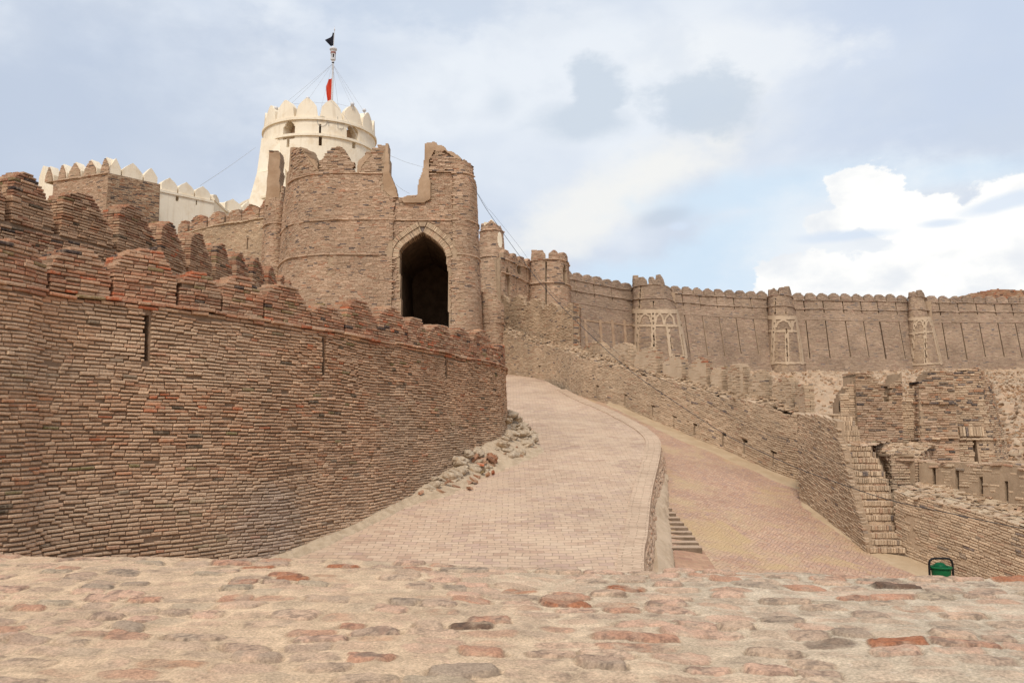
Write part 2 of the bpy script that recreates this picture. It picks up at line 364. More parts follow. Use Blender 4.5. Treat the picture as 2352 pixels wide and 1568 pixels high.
def brick_boxes(buf, W, s0, s1, t0, t1, off, depth, col, bev, jit, back=False, m=0):
    n = len(s0)
    if n == 0: return
    cj = lambda a: rng.uniform(-a, a, n)
    H = (t1 - t0)
    sl = (vn(s0 * 3, t0 * 7, 3) - .5) * jit * 1.2
    ring = []
    o0 = off + cj(jit * .5); o1 = off + cj(jit * .5)
    bv = np.minimum(bev, H * .3)
    for ri, (a, b, ob) in enumerate(((bv, bv * .8, 0.0), (0.0, 0.0, -bv), (0.0, 0.0, None))):
        for q in range(4):
            S = (s0 + a) if q in (0, 3) else (s1 - a)
            T = (t0 + b) if q in (0, 1) else (t1 - b)
            T = T + sl * (1 if q in (1, 2) else -1) + (cj(jit * .25) if ri == 0 else 0)
            O = (o0 if q in (0, 3) else o1) + (ob if ob is not None else 0)
            if ob is None: O = off - depth
            ring.append(W.pt(S, T, O))
    V = np.stack(ring, 1)                      # n,12,3
    fq = [[0, 1, 2, 3]]
    for r in (0, 4):
        for q in range(4): fq.append([r + q, r + 4 + q, r + 4 + (q + 1) % 4, r + (q + 1) % 4])
    if back: fq.append([11, 10, 9, 8])
    fq = np.array(fq); Fq = (fq[None] + (np.arange(n) * 12)[:, None, None]).reshape(-1, 4)
    C = np.repeat(col, 12, axis=0)
    buf.add(V.reshape(-1, 3), Fq, m, C)

def bricks(buf, W, s0, s1, t0, t1, L=.2, H=.058, gap=.012, depth=.1, proud=.02, jit=.008, bev=.012, pal='pale', top=None, bot=None, mask=None, wav=0.01, back=False, miss=0.006, offs=None, seed=0, layers=1, ends=None, cuts=()):
    """courses of bricks over the rectangle, cut by top(s), bot(s) and mask(s,t)"""
    nK = int((t1 - t0) / H + 1e-6)
    A = []
    for k in range(nK):
        t = t0 + k * H; a, b = s0, s1
        if ends is not None:
            e = ends(t + H / 2)
            if e is None: continue
            a, b = e
        n = max(int((b - a) / L * 1.0), 1)
        ln = rng.uniform(.55, 1.45, n); ln = ln / ln.sum() * (b - a)
        e = a + np.r_[0, np.cumsum(ln)]
        if ends is None: e = e + rng.uniform(-L * .4, 0) * (1 if k % 2 else .3)
        A.append(np.stack([e[:-1], e[1:], np.full(n, t)], 1))
    if not A: return
    A = np.vstack(A); a, b, t = A[:, 0], A[:, 1], A[:, 2]; mid = (a + b) / 2
    keep = np.ones(len(a), bool)
    if ends is None: keep &= (b > s0) & (a < s1)
    if top is not None: keep &= (t + H * .6) < top(mid) + rng.uniform(-.4, .4, len(a)) * H
    if bot is not None: keep &= t > bot(mid) - H
    if mask is not None: keep &= mask(mid, t + H / 2) & mask(a + (mid - a) * .25, t + H / 2) & mask(b - (mid - a) * .25, t + H / 2)
    keep &= rng.random(len(a)) > miss
    a, b, t, mid = a[keep], b[keep], t[keep], mid[keep]
    for (cs_, c0_, c1_, cw_) in cuts:
        hitc = (a < cs_ + cw_) & (b > cs_ - cw_) & (t + H / 2 > c0_) & (t + H / 2 < c1_)
        both = hitc & (a < cs_ - cw_ - .04) & (b > cs_ + cw_ + .04)
        ea, eb, et, em = np.full(both.sum(), cs_ + cw_), b[both], t[both], mid[both]
        lf_ = both | (hitc & (mid < cs_)); rg_ = hitc & ~lf_
        b = np.where(lf_, np.minimum(b, cs_ - cw_ + rng.uniform(-.01, .01)), b); a = np.where(rg_, np.maximum(a, cs_ + cw_), a)
        a, b, t, mid = np.r_[a, ea], np.r_[b, eb], np.r_[t, et], np.r_[mid, em]
    ok = (b - a) > .03; a, b, t = a[ok], b[ok], t[ok]; mid = (a + b) / 2
    tw = t + wav * .35 * (vn(mid * 3.1, t * 2.5, seed + 77) - .5) + wav * 2 * (fbm(mid * .7, t * .9, seed + 31, 3) - .5) * 2
    for ly in range(layers):
        o = proud + rng.normal(0, jit, len(a)).clip(-2 * jit, 2.0 * jit) + (vn(mid * .8, t * 1.3, seed + 9) - .5) * jit * 3
        if offs is not None: o = o + offs(mid, t)
        g_ = gap * rng.uniform(.3, 1.0, len(a)); hj = H - gap * rng.uniform(.4, 1.7, len(a))
        dd = depth / layers
        brick_boxes(buf, W, a + g_ / 2, b - g_ / 2, tw, tw + hj, o - ly * (dd + .004), np.full(len(a), dd), brick_col(pal, mid, t, seed), bev, jit * .8, back)

def slab(buf, W, s0, s1, t0, t1, ds, dt, off0, off1, mask=None, m=1, col=(.3, .2, .13)):
    """thick sheet of cells between two offsets with its edges closed"""
    ns = max(int(math.ceil((s1 - s0) / ds)), 1); ntt = max(int(math.ceil((t1 - t0) / dt)), 1)
    gs = np.linspace(s0, s1, ns + 1); gt = np.linspace(t0, t1, ntt + 1)
    SS, TT = np.meshgrid(gs, gt, indexing='ij')
    cs, ct = np.meshgrid((gs[:-1] + gs[1:]) / 2, (gt[:-1] + gt[1:]) / 2, indexing='ij')
    K = np.ones((ns, ntt), bool) if mask is None else mask(cs, ct)
    if not K.any(): return
    Fr = W.pt(SS, TT, off1).reshape(-1, 3); Bk = W.pt(SS, TT, off0).reshape(-1, 3); nb_ = len(Fr)
    I, J = np.where(K); w = ntt + 1
    v = lambda i, j: i * w + j
    q = [np.stack([v(I, J), v(I + 1, J), v(I + 1, J + 1), v(I, J + 1)], 1), np.stack([v(I, J + 1), v(I + 1, J + 1), v(I + 1, J), v(I, J)], 1) + nb_]
    Kp = np.pad(K, 1)
    for di, dj, e in ((-1, 0, ((0, 1), (0, 0))), (1, 0, ((1, 0), (1, 1))), (0, -1, ((0, 0), (1, 0))), (0, 1, ((1, 1), (0, 1)))):
        nk = ~Kp[I + 1 + di, J + 1 + dj]; a, b = I[nk], J[nk]
        p1 = v(a + e[0][0], b + e[0][1]); p2 = v(a + e[1][0], b + e[1][1])
        q.append(np.stack([p2, p1, p1 + nb_, p2 + nb_], 1))
    q = np.vstack(q); u, inv = np.unique(q, return_inverse=True)
    buf.add(np.vstack([Fr, Bk])[u], inv.reshape(q.shape), m, col)

def topfn(Wl, pts, s0=0, s1=1e9):
    h = [Wl.hit(p[0], p[1], s0, s1) for p in pts]; S = np.array([q[0] for q in h]); T = np.array([q[1] for q in h])
    for i in range(1, len(S)):
        if S[i] <= S[i - 1]: S[i] = S[i - 1] + .004
    return S, T, (lambda s: np.interp(s, S, T))
def interval(top, a, b):
    ss = np.linspace(a, b, 80); tt = top(ss)
    def f(t):
        k = np.where(tt > t)[0]
        if len(k) < 2 and not len(k): return None
        if ss[k[-1]] - ss[k[0]] < .05: return None
        return ss[k[0]] + rng.uniform(-.012, .012), ss[k[-1]] + rng.uniform(-.012, .012)
    return f, tt.max()
def merlon(parent, Wl, a, b, tb, top, th=.42, L=.2, H=.058, pal='red', layers=2, proud=0.0, mats=('brick', 'mortardk'), jit=.01, bev=.012, seed=0, core_in=.035, gap=.012, name='merlon'):
    """one battlement: through-bricks over a mortar core"""
    bf = Buf(); f, tm = interval(top, a, b)
    bricks(bf, Wl, a, b, tb, tm + H * .3, L, H, gap, th, proud, jit, bev, pal, ends=f, wav=.006, back=True, miss=.004, seed=seed, layers=layers)
    mk = lambda s, t: (t < top(s) - H * .9) & (s > a + .03) & (s < b - .03)
    slab(bf, Wl, a, b, tb, max(tm, tb + H), max(.06, H * .8), H, proud - th + core_in, proud - core_in, mk, 1)
    return bf.build(name, mats, parent)

def auto_top(a, b, t0, h, kind=0, seed=0):
    """ragged outline of a worn pointed battlement"""
    r = random.Random(seed * 13 + 5); w = b - a; m = (a + b) / 2 + r.uniform(-.07, .07) * w
    hh = h * r.uniform(.9, 1.05); pw = r.uniform(.10, .24)
    S = [a, a + .01, a + w * .10, m - w * pw, m, m + w * pw, b - w * .10, b - .01, b]
    T = [t0, t0 + hh * r.uniform(.48, .62), t0 + hh * r.uniform(.62, .74), t0 + hh * .96, t0 + hh, t0 + hh * r.uniform(.9, .97), t0 + hh * r.uniform(.58, .72), t0 + hh * r.uniform(.42, .6), t0]
    S = np.array(S); T = np.array(T); return lambda s: np.interp(s, S, T)
def seg_mask(px, py, segs):
    o = np.zeros(np.shape(px), bool)
    for (x0, y0, x1, y1, w) in segs:
        dx, dy = x1 - x0, y1 - y0; l2 = dx * dx + dy * dy + 1e-9
        t = np.clip(((px - x0) * dx + (py - y0) * dy) / l2, 0, 1)
        o |= np.hypot(px - x0 - t * dx, py - y0 - t * dy) < w
    return o
def in_poly(px, py, poly):
    o = np.zeros(np.shape(px), bool); n = len(poly)
    for i in range(n):
        x0, y0 = poly[i]; x1, y1 = poly[(i + 1) % n]
        if y0 == y1: continue
        k = ((py < y0) != (py < y1)) & (px < (x1 - x0) * (py - y0) / (y1 - y0) + x0); o ^= k
    return o
def tube(buf, P, r, n=6, m=0, col=(.1, .1, .1)):
    P = np.asarray(P, float); T = np.gradient(P, axis=0); T /= np.linalg.norm(T, axis=1)[:, None] + 1e-12
    up = np.array([0, 0, 1.0]) if abs(T[0, 2]) < .9 else np.array([0, 1.0, 0])
    A = np.cross(T, up); A /= np.linalg.norm(A, axis=1)[:, None] + 1e-9; B = np.cross(A, T)
    r = np.broadcast_to(np.asarray(r, float), (len(P),))
    a = np.arange(n) * 2 * math.pi / n
    V = P[:, None] + r[:, None, None] * (A[:, None] * np.cos(a)[None, :, None] + B[:, None] * np.sin(a)[None, :, None])
    i = np.arange(len(P) - 1)[:, None] * n; j = np.arange(n)[None]; j2 = (j + 1) % n
    buf.add(V.reshape(-1, 3), np.stack([i + j, i + j2, i + n + j2, i + n + j], -1).reshape(-1, 4), m, col)
def lathe(buf, prof, cx, cy, n=24, m=0, col=(.5, .5, .5)):
    prof = np.array(prof, float); a = np.arange(n) * 2 * math.pi / n
    V = np.stack([cx + prof[:, 0:1] * np.cos(a), cy + prof[:, 0:1] * np.sin(a), np.repeat(prof[:, 1:2], n, 1)], -1)
    i = np.arange(len(prof) - 1)[:, None] * n; j = np.arange(n)[None]; j2 = (j + 1) % n
    buf.add(V.reshape(-1, 3), np.stack([i + j, i + j2, i + n + j2, i + n + j], -1).reshape(-1, 4), m, col)
def box(buf, x0, x1, y0, y1, z0, z1, m=0, col=(.4, .3, .2)):
    V = [(x, y, z) for z in (z0, z1) for (x, y) in ((x0, y0), (x1, y0), (x1, y1), (x0, y1))]
    buf.add(V, [[3, 2, 1, 0], [4, 5, 6, 7], [0, 1, 5, 4], [1, 2, 6, 5], [2, 3, 7, 6], [3, 0, 4, 7]], m, col)
def grid(X, Y, Z):
    n, m = X.shape; V = np.stack([X, Y, Z], -1).reshape(-1, 3)
    i = np.arange(n - 1)[:, None] * m; j = np.arange(m - 1)[None]
    return V, np.stack([i + j, i + m + j, i + m + j + 1, i + j + 1], -1).reshape(-1, 4)
def loose(buf, n, pos, size, pal, m=0, flat=1.0):
    """n loose tumbled bricks at pos() """
    P = pos(n); S = np.array(size)[None] * rng.uniform(.5, 1.15, (n, 3)); a = rng.uniform(0, 6.28, n); ti = rng.normal(0, .16 * flat, (n, 2))
    base = np.array([(x, y, z) for z in (-.5, .5) for (x, y) in ((-.5, -.5), (.5, -.5), (.5, .5), (-.5, .5))])
    B = base[None] * S[:, None] + rng.normal(0, .06, (n, 8, 3)) * S[:, None]
    z = B[..., 2] + B[..., 0] * ti[:, :1] + B[..., 1] * ti[:, 1:]
    x = B[..., 0] * np.cos(a)[:, None] - B[..., 1] * np.sin(a)[:, None]; y = B[..., 0] * np.sin(a)[:, None] + B[..., 1] * np.cos(a)[:, None]
    V = np.stack([x, y, z], -1) + P[:, None]
    f = np.array([[3, 2, 1, 0], [4, 5, 6, 7], [0, 1, 5, 4], [1, 2, 6, 5], [2, 3, 7, 6], [3, 0, 4, 7]])
    buf.add(V.reshape(-1, 3), (f[None] + (np.arange(n) * 8)[:, None, None]).reshape(-1, 4), m, np.repeat(pick(pal, n), 8, 0))

# ------------------------------------------------------------------ ground planes
RA, RB = -4.79, .175                          # ramp: z = RA + RB*y
def zramp(x, y): return RA + RB * y + 0 * x
LA, LB, LC = -5.905, -.16, .225               # lower road: z = LA + LB*x + LC*y
def zlow(x, y): return LA + LB * x + LC * y
def on_plane(px, py, a, b, cc):
    d = ray(px, py); y = a / (d[2] - b * d[0] - cc * d[1]); return d * y
def on_ramp(px, py): return on_plane(px, py, RA, 0, RB)
def on_low(px, py): return on_plane(px, py, LA, LB, LC)

# right wall base line, left to right in the picture is far to near
RW_base = [(1100, 850), (1174, 860), (1267, 875), (1341, 910), (1452, 946), (1560, 992), (1663, 1035), (1770, 1082), (1838, 1110)]
RWB = [on_ramp(*p) if p[0] < 1400 else on_low(*p) for p in RW_base]
EDGE_px = [(1475, 1302), (1484, 1230), (1495, 1130), (1515, 1040), (1512, 1010), (1492, 990), (1470, 977), (1440, 960), (1400, 940), (1350, 920), (1300, 895), (1267, 877)]
EDGE = [on_ramp(*p) for p in EDGE_px]
EX = np.array([p[0] for p in EDGE]); EYs = np.array([p[1] for p in EDGE])
def edge_x(y): return np.interp(y, np.r_[5, EYs, 60], np.r_[EX[0] - (EYs[0] - 5) * .17, EX, -1.5])

# terrain: valley floor under the ramps and the stony hill behind the right wall
gx = np.r_[np.linspace(-400, -40, 10), np.linspace(-36, 70, 150), np.linspace(75, 900, 16)]
gy = np.r_[np.linspace(-300, -5, 8), np.linspace(-2, 110, 150), np.linspace(118, 1500, 18)]
GX, GY = np.meshgrid(gx, gy, indexing='ij')
lx = np.interp(GY, [-10, 10, 17, 19.7, 23.3, 29, 34, 38, 43, 46, 60, 80], [18, 16, 12, 10, 8.9, 8.2, 6.0, 4.2, 3.3, 1.5, -3, -6])
fb = sstep(.4, 2.2, GX - lx)
hill = np.clip(.128 * (GY - 25) - 1.3, -2.9, 8.2) + (fbm(GX * .35, GY * .35, 4, 5) - .5) * .8
floor = np.minimum(np.minimum(zramp(GX, GY), zlow(GX, GY)) - .9, 2.2); floor = np.maximum(floor, -7.0)
GZ = floor * (1 - fb) + np.maximum(hill, floor) * fb
GZ = np.where((GY > 118) | (GX > 75) | (GX < -36) | (GY < -2), -7.0 + 0 * GZ, GZ)
V, Fq = grid(GX, GY, GZ)
tag(mesh_obj('ground', V, Fq, ['earth'], smooth=True), kind='structure')

# the stony slope with a finer surface, coloured stones lie in it
hx = np.r_[np.linspace(9.5, 60, 330)]; hy = np.linspace(15, 84, 380)
HX, HY = np.meshgrid(hx, hy, indexing='ij')
hz = .128 * (HY - 25) - 1.15 + (fbm(HX * .35, HY * .35, 4, 5) - .5) * .8
st = fbm(HX * 3.2, HY * 1.6, 8, 4); st2 = vn(HX * 5.3, HY * 3.1, 15)
hz = hz + .22 * sstep(.5, .75, st) + .10 * st2
cstone = np.array([.44, .335, .225]); cearth = np.array([.40, .245, .14])
f = (sstep(.5, .66, st) * .55 + .4 * sstep(.6, .85, st2)).clip(0, 1)[..., None]
HC = cearth * (1 - f) + cstone * f; HC = HC * (.75 + .5 * vn(HX * 5, HY * 4, 22))[..., None]
V, Fq = grid(HX, HY, hz)
cen = V[Fq[:, 0]]; lxx = np.interp(cen[:, 1], [14, 17, 19.7, 23.3, 29, 34, 38, 43], [19, 15.5, 13.4, 12.0, 9.4, 9.4, 9.4, 9.4])
tag(mesh_obj('hillside', V, Fq[cen[:, 0] > lxx], ['brickfar'], colr=HC.reshape(-1, 3), smooth=True), kind='structure')
bf = Buf()
def hpos(n):
    x = rng.uniform(10, 52, n); y = 26 + rng.random(n) ** 1.2 * 54; x = np.maximum(x, np.where(rng.random(n) < .5, y * .52, 0) * rng.uniform(.8, 1.2, n))
    return np.stack([x, y, .128 * (y - 25) - .95 + (fbm(x * .35, y * .35, 4, 5) - .5) * .8], 1)
PAL['rubble'] = ([(.48, .375, .265), (.52, .43, .32), (.42, .29, .185), (.39, .235, .135), (.33, .24, .165)], [.16, .10, .28, .29, .17])
loose(bf, 9000, hpos, (.19, .14, .09), 'rubble', flat=1.6)
tag(bf.build('hillside_stones', ['brickfar']), 'loose pale stones scattered over the orange hillside below the long wall', 'stones', kind='stuff')

# ramp (upper way)
ys = np.linspace(6, 47, 90); u = np.linspace(0, 1, 30)
lxr = np.interp(ys, [6, 11, 14, 17, 19, 22, 26, 30, 36, 47], [-9, -7.6, -6.2, -5, -3.6, -2.4, -1.6, -3, -8, -10])
bw = .42
EXY = edge_x(ys)
RX = lxr[:, None] + (EXY - .15 - lxr)[:, None] * u[None]; RY = np.repeat(ys[:, None], 30, 1)
wob = (fbm(RX * .5, RY * .5, 12, 3) - .5) * .10
V, Fq = grid(RX, RY, zramp(RX, RY) + wob)
tag(mesh_obj('path', V, Fq, ['ramp'], uv=np.stack([RX, RY], -1).reshape(-1, 2), smooth=True), kind='structure')
# border of brick headers on the edge, 3 cm proud
ed = Path([(EX[0] + (-.17 * -1) * 0 - 1.2, 7)] + [(p[0], p[1]) for p in EDGE[:-1]], smooth=True)
Wb = Wall(ed, 0, 0)
S_ = np.linspace(0, ed.L, 420); rows = []
for o, dz in ((-bw, 0.0), (-bw, .028), (0.03, .028), (0.03, -.12)):
    p = Wb.pt(S_, np.zeros_like(S_), o); wz = (fbm(p[:, 0] * .5, p[:, 1] * .5, 12, 3) - .5) * .10
    p[:, 2] = zramp(p[:, 0], p[:, 1]) + wz + dz; rows.append(p)
Vb = np.stack(rows, 0); n1, n2 = 4, len(S_)
V, Fq = grid(Vb[..., 0], Vb[..., 1], Vb[..., 2])
uvb = np.stack([np.repeat(np.array([0, .01, .44, .6])[:, None], n2, 1), np.repeat(S_[None], n1, 0)], -1).reshape(-1, 2)
tag(mesh_obj('path_border', V, Fq, ['border'], uv=uvb), kind='structure')
# retaining wall below that edge
t = thing('retaining_wall', 'low brown retaining wall under the curved brick edge of the upper path', 'wall', (3.2, 20, -2.5))
WR = Wall(ed, .30, 0, zoff=(ed.S, RA + RB * ed.Yy - .03))
bf = Buf(); s_end = ed.S[np.argmin(abs(ed.Yy - 30.5))]
lowt = lambda s: zlow(np.interp(s, ed.S, ed.X) + .3, np.interp(s, ed.S, ed.Yy)) - (RA + RB * np.interp(s, ed.S, ed.Yy)) - .1
slab(bf, WR, 0, s_end, -3.0, -.03, .2, .1, -1.2, .002, lambda s, tt: tt > lowt(s) - .2)
bricks(bf, WR, 0, s_end, -2.6, -.03, .16, .055, .012, .08, .012, .012, .012, 'gate', bot=lowt, miss=.05)
bf.build('wall_face', ['brick', 'mortar'], t)
# plaster wedge at the foot of that wall
lf = [c9(*p) for p in ((455, 400), (425, 500), (400, 590), (345, 800), (326, 930), (345, 1100), (362, 1200), (385, 1340), (400, 1480))]
rt = [c9(*p) for p in ((462, 430), (482, 500), (500, 650), (512, 800), (526, 950), (540, 1080), (552, 1200), (565, 1340), (578, 1480))]
def on_retain(px, py):
    d = ray(px, py); yy = np.linspace(13, 27, 1400); X = d[0] / d[1] * yy; Z = d[2] / d[1] * yy
    e_ = X - (np.interp(yy, ed.Yy, ed.X) + .30 * np.maximum(zramp(0, yy) - Z, 0)); i = int(np.argmin(abs(e_)))
    return np.array([X[i] + .02, yy[i], Z[i]])
lf += [(1517, 1350), (1520, 1400)]; rt += [(1557, 1350), (1562, 1400)]
TPa, BTa = [], []
for i, (a, b) in enumerate(zip(lf, rt)):
    B = on_low(*b); A = on_retain(*a) if i < 4 else None
    if A is None:
        k = (i - 3) / 7.0; yA = TPa[3][1] + (14.4 - TPa[3][1]) * k; A = at(a[0], a[1], yA)
    TPa.append(A); BTa.append(B + np.array([0, 0, -.05]))
kk_ = np.linspace(0, len(TPa) - 1, 240)
tp = np.stack([np.interp(kk_, range(len(TPa)), np.array(TPa)[:, i]) for i in range(3)], 1); bt_ = np.stack([np.interp(kk_, range(len(BTa)), np.array(BTa)[:, i]) for i in range(3)], 1)
tp[:, 0] -= .03
vv = np.linspace(0, 1, 26)[None, :, None]
G = tp[:, None] * (1 - vv) + bt_[:, None] * vv
nz_ = (fbm(G[..., 1] * 2.2 + G[..., 2] * 2, G[..., 2] * 2.5 - G[..., 1], 77, 3) - .5); nq_ = fbm(G[..., 1] * 9 + vv[..., 0] * 2, vv[..., 0] * 3, 78, 4) - .5
G[..., 0] += (nz_ * .07 + nq_ * .05) * np.sin(vv[..., 0] * math.pi) + .07 * np.sin(vv[..., 0] * math.pi); G[..., 2] += nq_ * .03
Gi = G.copy(); Gi[..., 0] -= .5
bf = Buf(); G = np.concatenate([G[:, :1] + np.array([-.5, .1, -.3]), G], 1); V, Fq = grid(G[..., 0], G[..., 1], G[..., 2])
mesh_ = mesh_obj('plaster_skirt', V, Fq[:, ::-1], ['paleplaster'], t, smooth=False)

# lower road
rwx = lambda y: np.interp(y, [10, 17, 19.7, 19.9, 23.2, 26.6, 29.1, 33.8, 37, 40], [15.5, 11.4, 9.6, 9.2, 9.0, 9.3, 7.7, 5.3, 3.6, 2.6])
ys = np.linspace(5, 38, 80); u = np.linspace(0, 1, 30)
le = edge_x(ys) - .25
RX = le[:, None] + (np.maximum(rwx(ys), le + .1) - le)[:, None] * u[None]; RY = np.repeat(ys[:, None], 30, 1)
RZ = zlow(RX, RY); RZ = np.where(RY > 29.5, np.minimum(RZ, zramp(RX, RY) - .03), RZ)
V, Fq = grid(RX, RY, RZ + (fbm(RX * .4, RY * .4, 19, 3) - .5) * .05)
tag(mesh_obj('road', V, Fq, ['road'], uv=np.stack([RX, RY], -1).reshape(-1, 2), smooth=True), kind='structure')
# yellow sand along the foot of the right wall
bl = [on_low(*p) for p in [(1385, 925), (1452, 946), (1560, 992), (1663, 1035), (1770, 1082), (1840, 1112), (1845, 1165), (1920, 1215), (1995, 1270), (2075, 1285), (2110, 1300), (2200, 1360)]]
il = [on_low(*p) for p in [(1380, 928), (1430, 960), (1520, 1010), (1620, 1050), (1730, 1100), (1825, 1140), (1835, 1170), (1900, 1220), (1965, 1262), (2010, 1300), (2060, 1330), (2160, 1400)]]
S_ = np.linspace(0, len(bl) - 1, 120)
A = np.stack([np.interp(S_, range(len(bl)), [p[i] for p in bl]) for i in range(3)], 1); B = np.stack([np.interp(S_, range(len(il)), [p[i] for p in il]) for i in range(3)], 1)
A[:, 0] += .25
vv = np.linspace(0, 1, 12)[None, :, None]; B = A * .38 + B * .62; G = A[:, None] * (1 - vv) + B[:, None] * vv
G[..., 0] += (fbm(G[..., 1] * 2, G[..., 0] * 0 + 3, 55, 4) - .5) * .35 * vv[..., 0]
G[..., 2] = zlow(G[..., 0], G[..., 1]) + (fbm(G[..., 0] * .4, G[..., 1] * .4, 19, 3) - .5) * .05 + .012 - .035 * sstep(.8, 1, vv[..., 0]) + .07 * (1 - vv[..., 0]) + (fbm(G[..., 0] * 3, G[..., 1] * 3, 5, 3) - .5) * .02
V, Fq = grid(G[..., 0], G[..., 1], G[..., 2])
tag(mesh_obj('sand', V, Fq, ['sand'], smooth=True), kind='structure')

# small steps let into the lower road beside the retaining wall
t = thing('sunken_steps', 'short flight of grey worn steps beside the pale plaster skirt of the low wall', 'steps', tuple(on_low(*c9(700, 1100))))
yl = [810, 865, 920, 975, 1030, 1082, 1138, 1200, 1260]; xr = [540, 582, 630, 675, 722, 767, 804, 842, 882]; xl = [470, 470, 475, 480, 485, 490, 495, 500, 510]
for i in range(9):
    nx_ = yl[i] + (50 if i == 8 else 33)
    Bm = on_low(*c9((xl[i] + xr[i]) / 2, nx_)); y = Bm[1]
    d0 = ray(*c9(xl[i], yl[i])); d1 = ray(*c9(xr[i], yl[i])); p0 = d0 * (y / d0[1]); p1 = d1 * (y / d1[1])
    bf = Buf(); zz = max(p0[2], Bm[2] + .035)
    slabW = Wall(Path([(p0[0], y), (p1[0], y)], smooth=False), 0, 0)
    box(bf, p0[0], p1[0], y, y + .5, Bm[2] - .35, zz, 1)
    box(bf, p0[0] + .004, p1[0] - .004, y + .012, y + .5, zz + .001, zz + .014, 0, (.44, .32, .23))
    bf.build('step', ['brick', 'greyp'], t)
# plain laid paving at the foot of those steps
P4 = [on_low(*c9(*p)) for p in ((560, 1300), (900, 1312), (1010, 1470), (1120, 1640), (590, 1640))]
Aq = np.array([P4[0], P4[1], P4[3], P4[4]]); uu = np.linspace(0, 1, 10)
G = (Aq[0] * (1 - uu[:, None, None]) + Aq[1] * uu[:, None, None]) * (1 - uu[None, :, None]) + (Aq[3] * (1 - uu[:, None, None]) + Aq[2] * uu[:, None, None]) * uu[None, :, None]
G[..., 2] = zlow(G[..., 0], G[..., 1]) + .035
V, Fq = grid(G[..., 0], G[..., 1], G[..., 2])
tag(mesh_obj('pavement', V, Fq[:, ::-1], ['roadflat'], uv=V[:, :2]), kind='structure')

# ------------------------------------------------------------------ foreground terrace of lumpy stones
ex = [-12, -4.5, -2.2, -.8, .5, 1.7, 3.8, 9]; ey = [7.9, 7.35, 7.1, 6.85, 6.6, 6.42, 6.15, 5.7]
xs = np.r_[np.linspace(-12, -5.2, 60), np.arange(-5.2, 5.2, .0125), np.linspace(5.2, 10, 60)]
vs = np.r_[np.linspace(-4, 2.6, 20)[:-1], np.arange(2.6, 6.3, .0125)]
vlast = vs[-1]
TX, TV = np.meshgrid(xs, vs, indexing='ij')
eyx = np.interp(TX, ex, ey) + (fbm(TX * 2.2, TX * 0, 3, 4) - .5) * .18
TY = np.where(TV < 2.6, TV, 2.6 + (TV - 2.6) / (vlast - 2.6) * (eyx - 2.6))
def stones(x, y):
    wx = x + (fbm(x * 1.1, y * 1.1, 41, 3) - .5) * .34; wy = y + .10 * x + (fbm(x * 1.3, y * 1.3, 51, 3) - .5) * .26
    rh = .172; r = np.floor(wy / rh); fy = wy / rh - r
    wd = .225 + .10 * _h(r, r * 0, 7); cxx = wx / wd + _h(r, r * 0 + 3, 8) * 3; cc = np.floor(cxx); fx = cxx - cc
    h = lambda k: _h(cc, r, k)
    mx_ = .5 + (h(1) - .5) * .16; my_ = .5 + (h(2) - .5) * .16
    sx = .49 - .07 * h(3); sy = .48 - .10 * h(4)
    wob = (fbm(x * 7, y * 7, 61, 4) - .5) * .75
    d = (np.abs((fx - mx_) / sx) ** 3.6 + np.abs((fy - my_) / sy) ** 3.6) ** (1 / 3.6) + wob
    e = h(5)                                  # exposure: many are nearly buried
    m = sstep(1.05, .74 + .10 * e, d) 
    return m, e, h, fx, fy, d
m, e, h, fx, fy, d = stones(TX, TY)
sidef = sstep(-1.2, 2.2, TX + .3 * (TY - 5))   # more worn and stonier to the right
expo = np.clip(e * (1.0) + .10 * sidef - .12 + (fbm(TX * .8, TY * .8, 90, 3) - .5) * .7, 0, 1)
nz1 = fbm(TX * 5, TY * 5, 71, 4) - .5; nz2 = fbm(TX * 22, TY * 22, 81, 3) - .5; nz3 = fbm(TX * 1.0, TY * 1.0, 85, 3) - .5
hgt = m * (.002 + .018 * expo ** 2.4 * (1 + .8 * (h(6) - .5))) + m * (fy - .5) * .016 * (h(9) - .1) + nz1 * .024 + nz2 * .011 - .020 * sstep(.78, .92, d) * sstep(1.1, .97, d) * sstep(.30, .7, expo) * (fy < .6) + nz3 * .07
TZ = -.985 + hgt
TZ = np.where(TV < 2.6, -1.0, TZ)
edge = sstep(vlast - .10, vlast, TV); TZ = TZ - edge * (.005 + .03 * fbm(TX * 3, TX * 0, 12, 3))
stc = np.array([(.54, .34, .235), (.46, .25, .16), (.44, .30, .21), (.48, .335, .23), (.36, .265, .19), (.38, .155, .08), (.15, .09, .06), (.42, .32, .22), (.54, .365, .25)])
sw = np.array([.26, .20, .14, .13, .05, .035, .014, .05, .12]); cum_ = np.cumsum(sw) / sw.sum()
idx = np.searchsorted(cum_, h(11).clip(0, .9999)); SC = stc[idx]
mort = np.array([.58, .415, .27]) * (1 - sidef[..., None]) + np.array([.54, .435, .315]) * sidef[..., None]
mort = mort * (.84 + .34 * fbm(TX * 2.5, TY * 2.5, 33, 4))[..., None] + (.10 * (vn(TX * 42, TY * 42, 95) > .93) * (.3 + .7 * sidef))[..., None]
speck = (fbm(TX * 26, TY * 26, 91, 3) < .40 + .03 * (h(8) - .5))
gm = (sstep(.46, .60, fbm(TX * 13, TY * 9, 93, 4)) * (.10 + .6 * h(12)))[..., None]
SC = SC * (1 - gm) + np.array([.375, .28, .20]) * gm
SC = np.where(speck[..., None] & (h(10)[..., None] > .35), SC * .60 + np.array([.022, .018, .016]), SC)
amt = (m * np.clip(.38 + expo * .95, 0, 1) * sstep(.18, .56, fbm(TX * 8, TY * 7, 37, 4) + expo * .22))[..., None].clip(0, 1)
TC = mort * (1 - amt) + SC * amt
TC *= (1 - .34 * sstep(.78, .95, d) * sstep(1.12, .98, d) * expo)[..., None]  # crevice shade painted into the colour as a dark ring around exposed stones
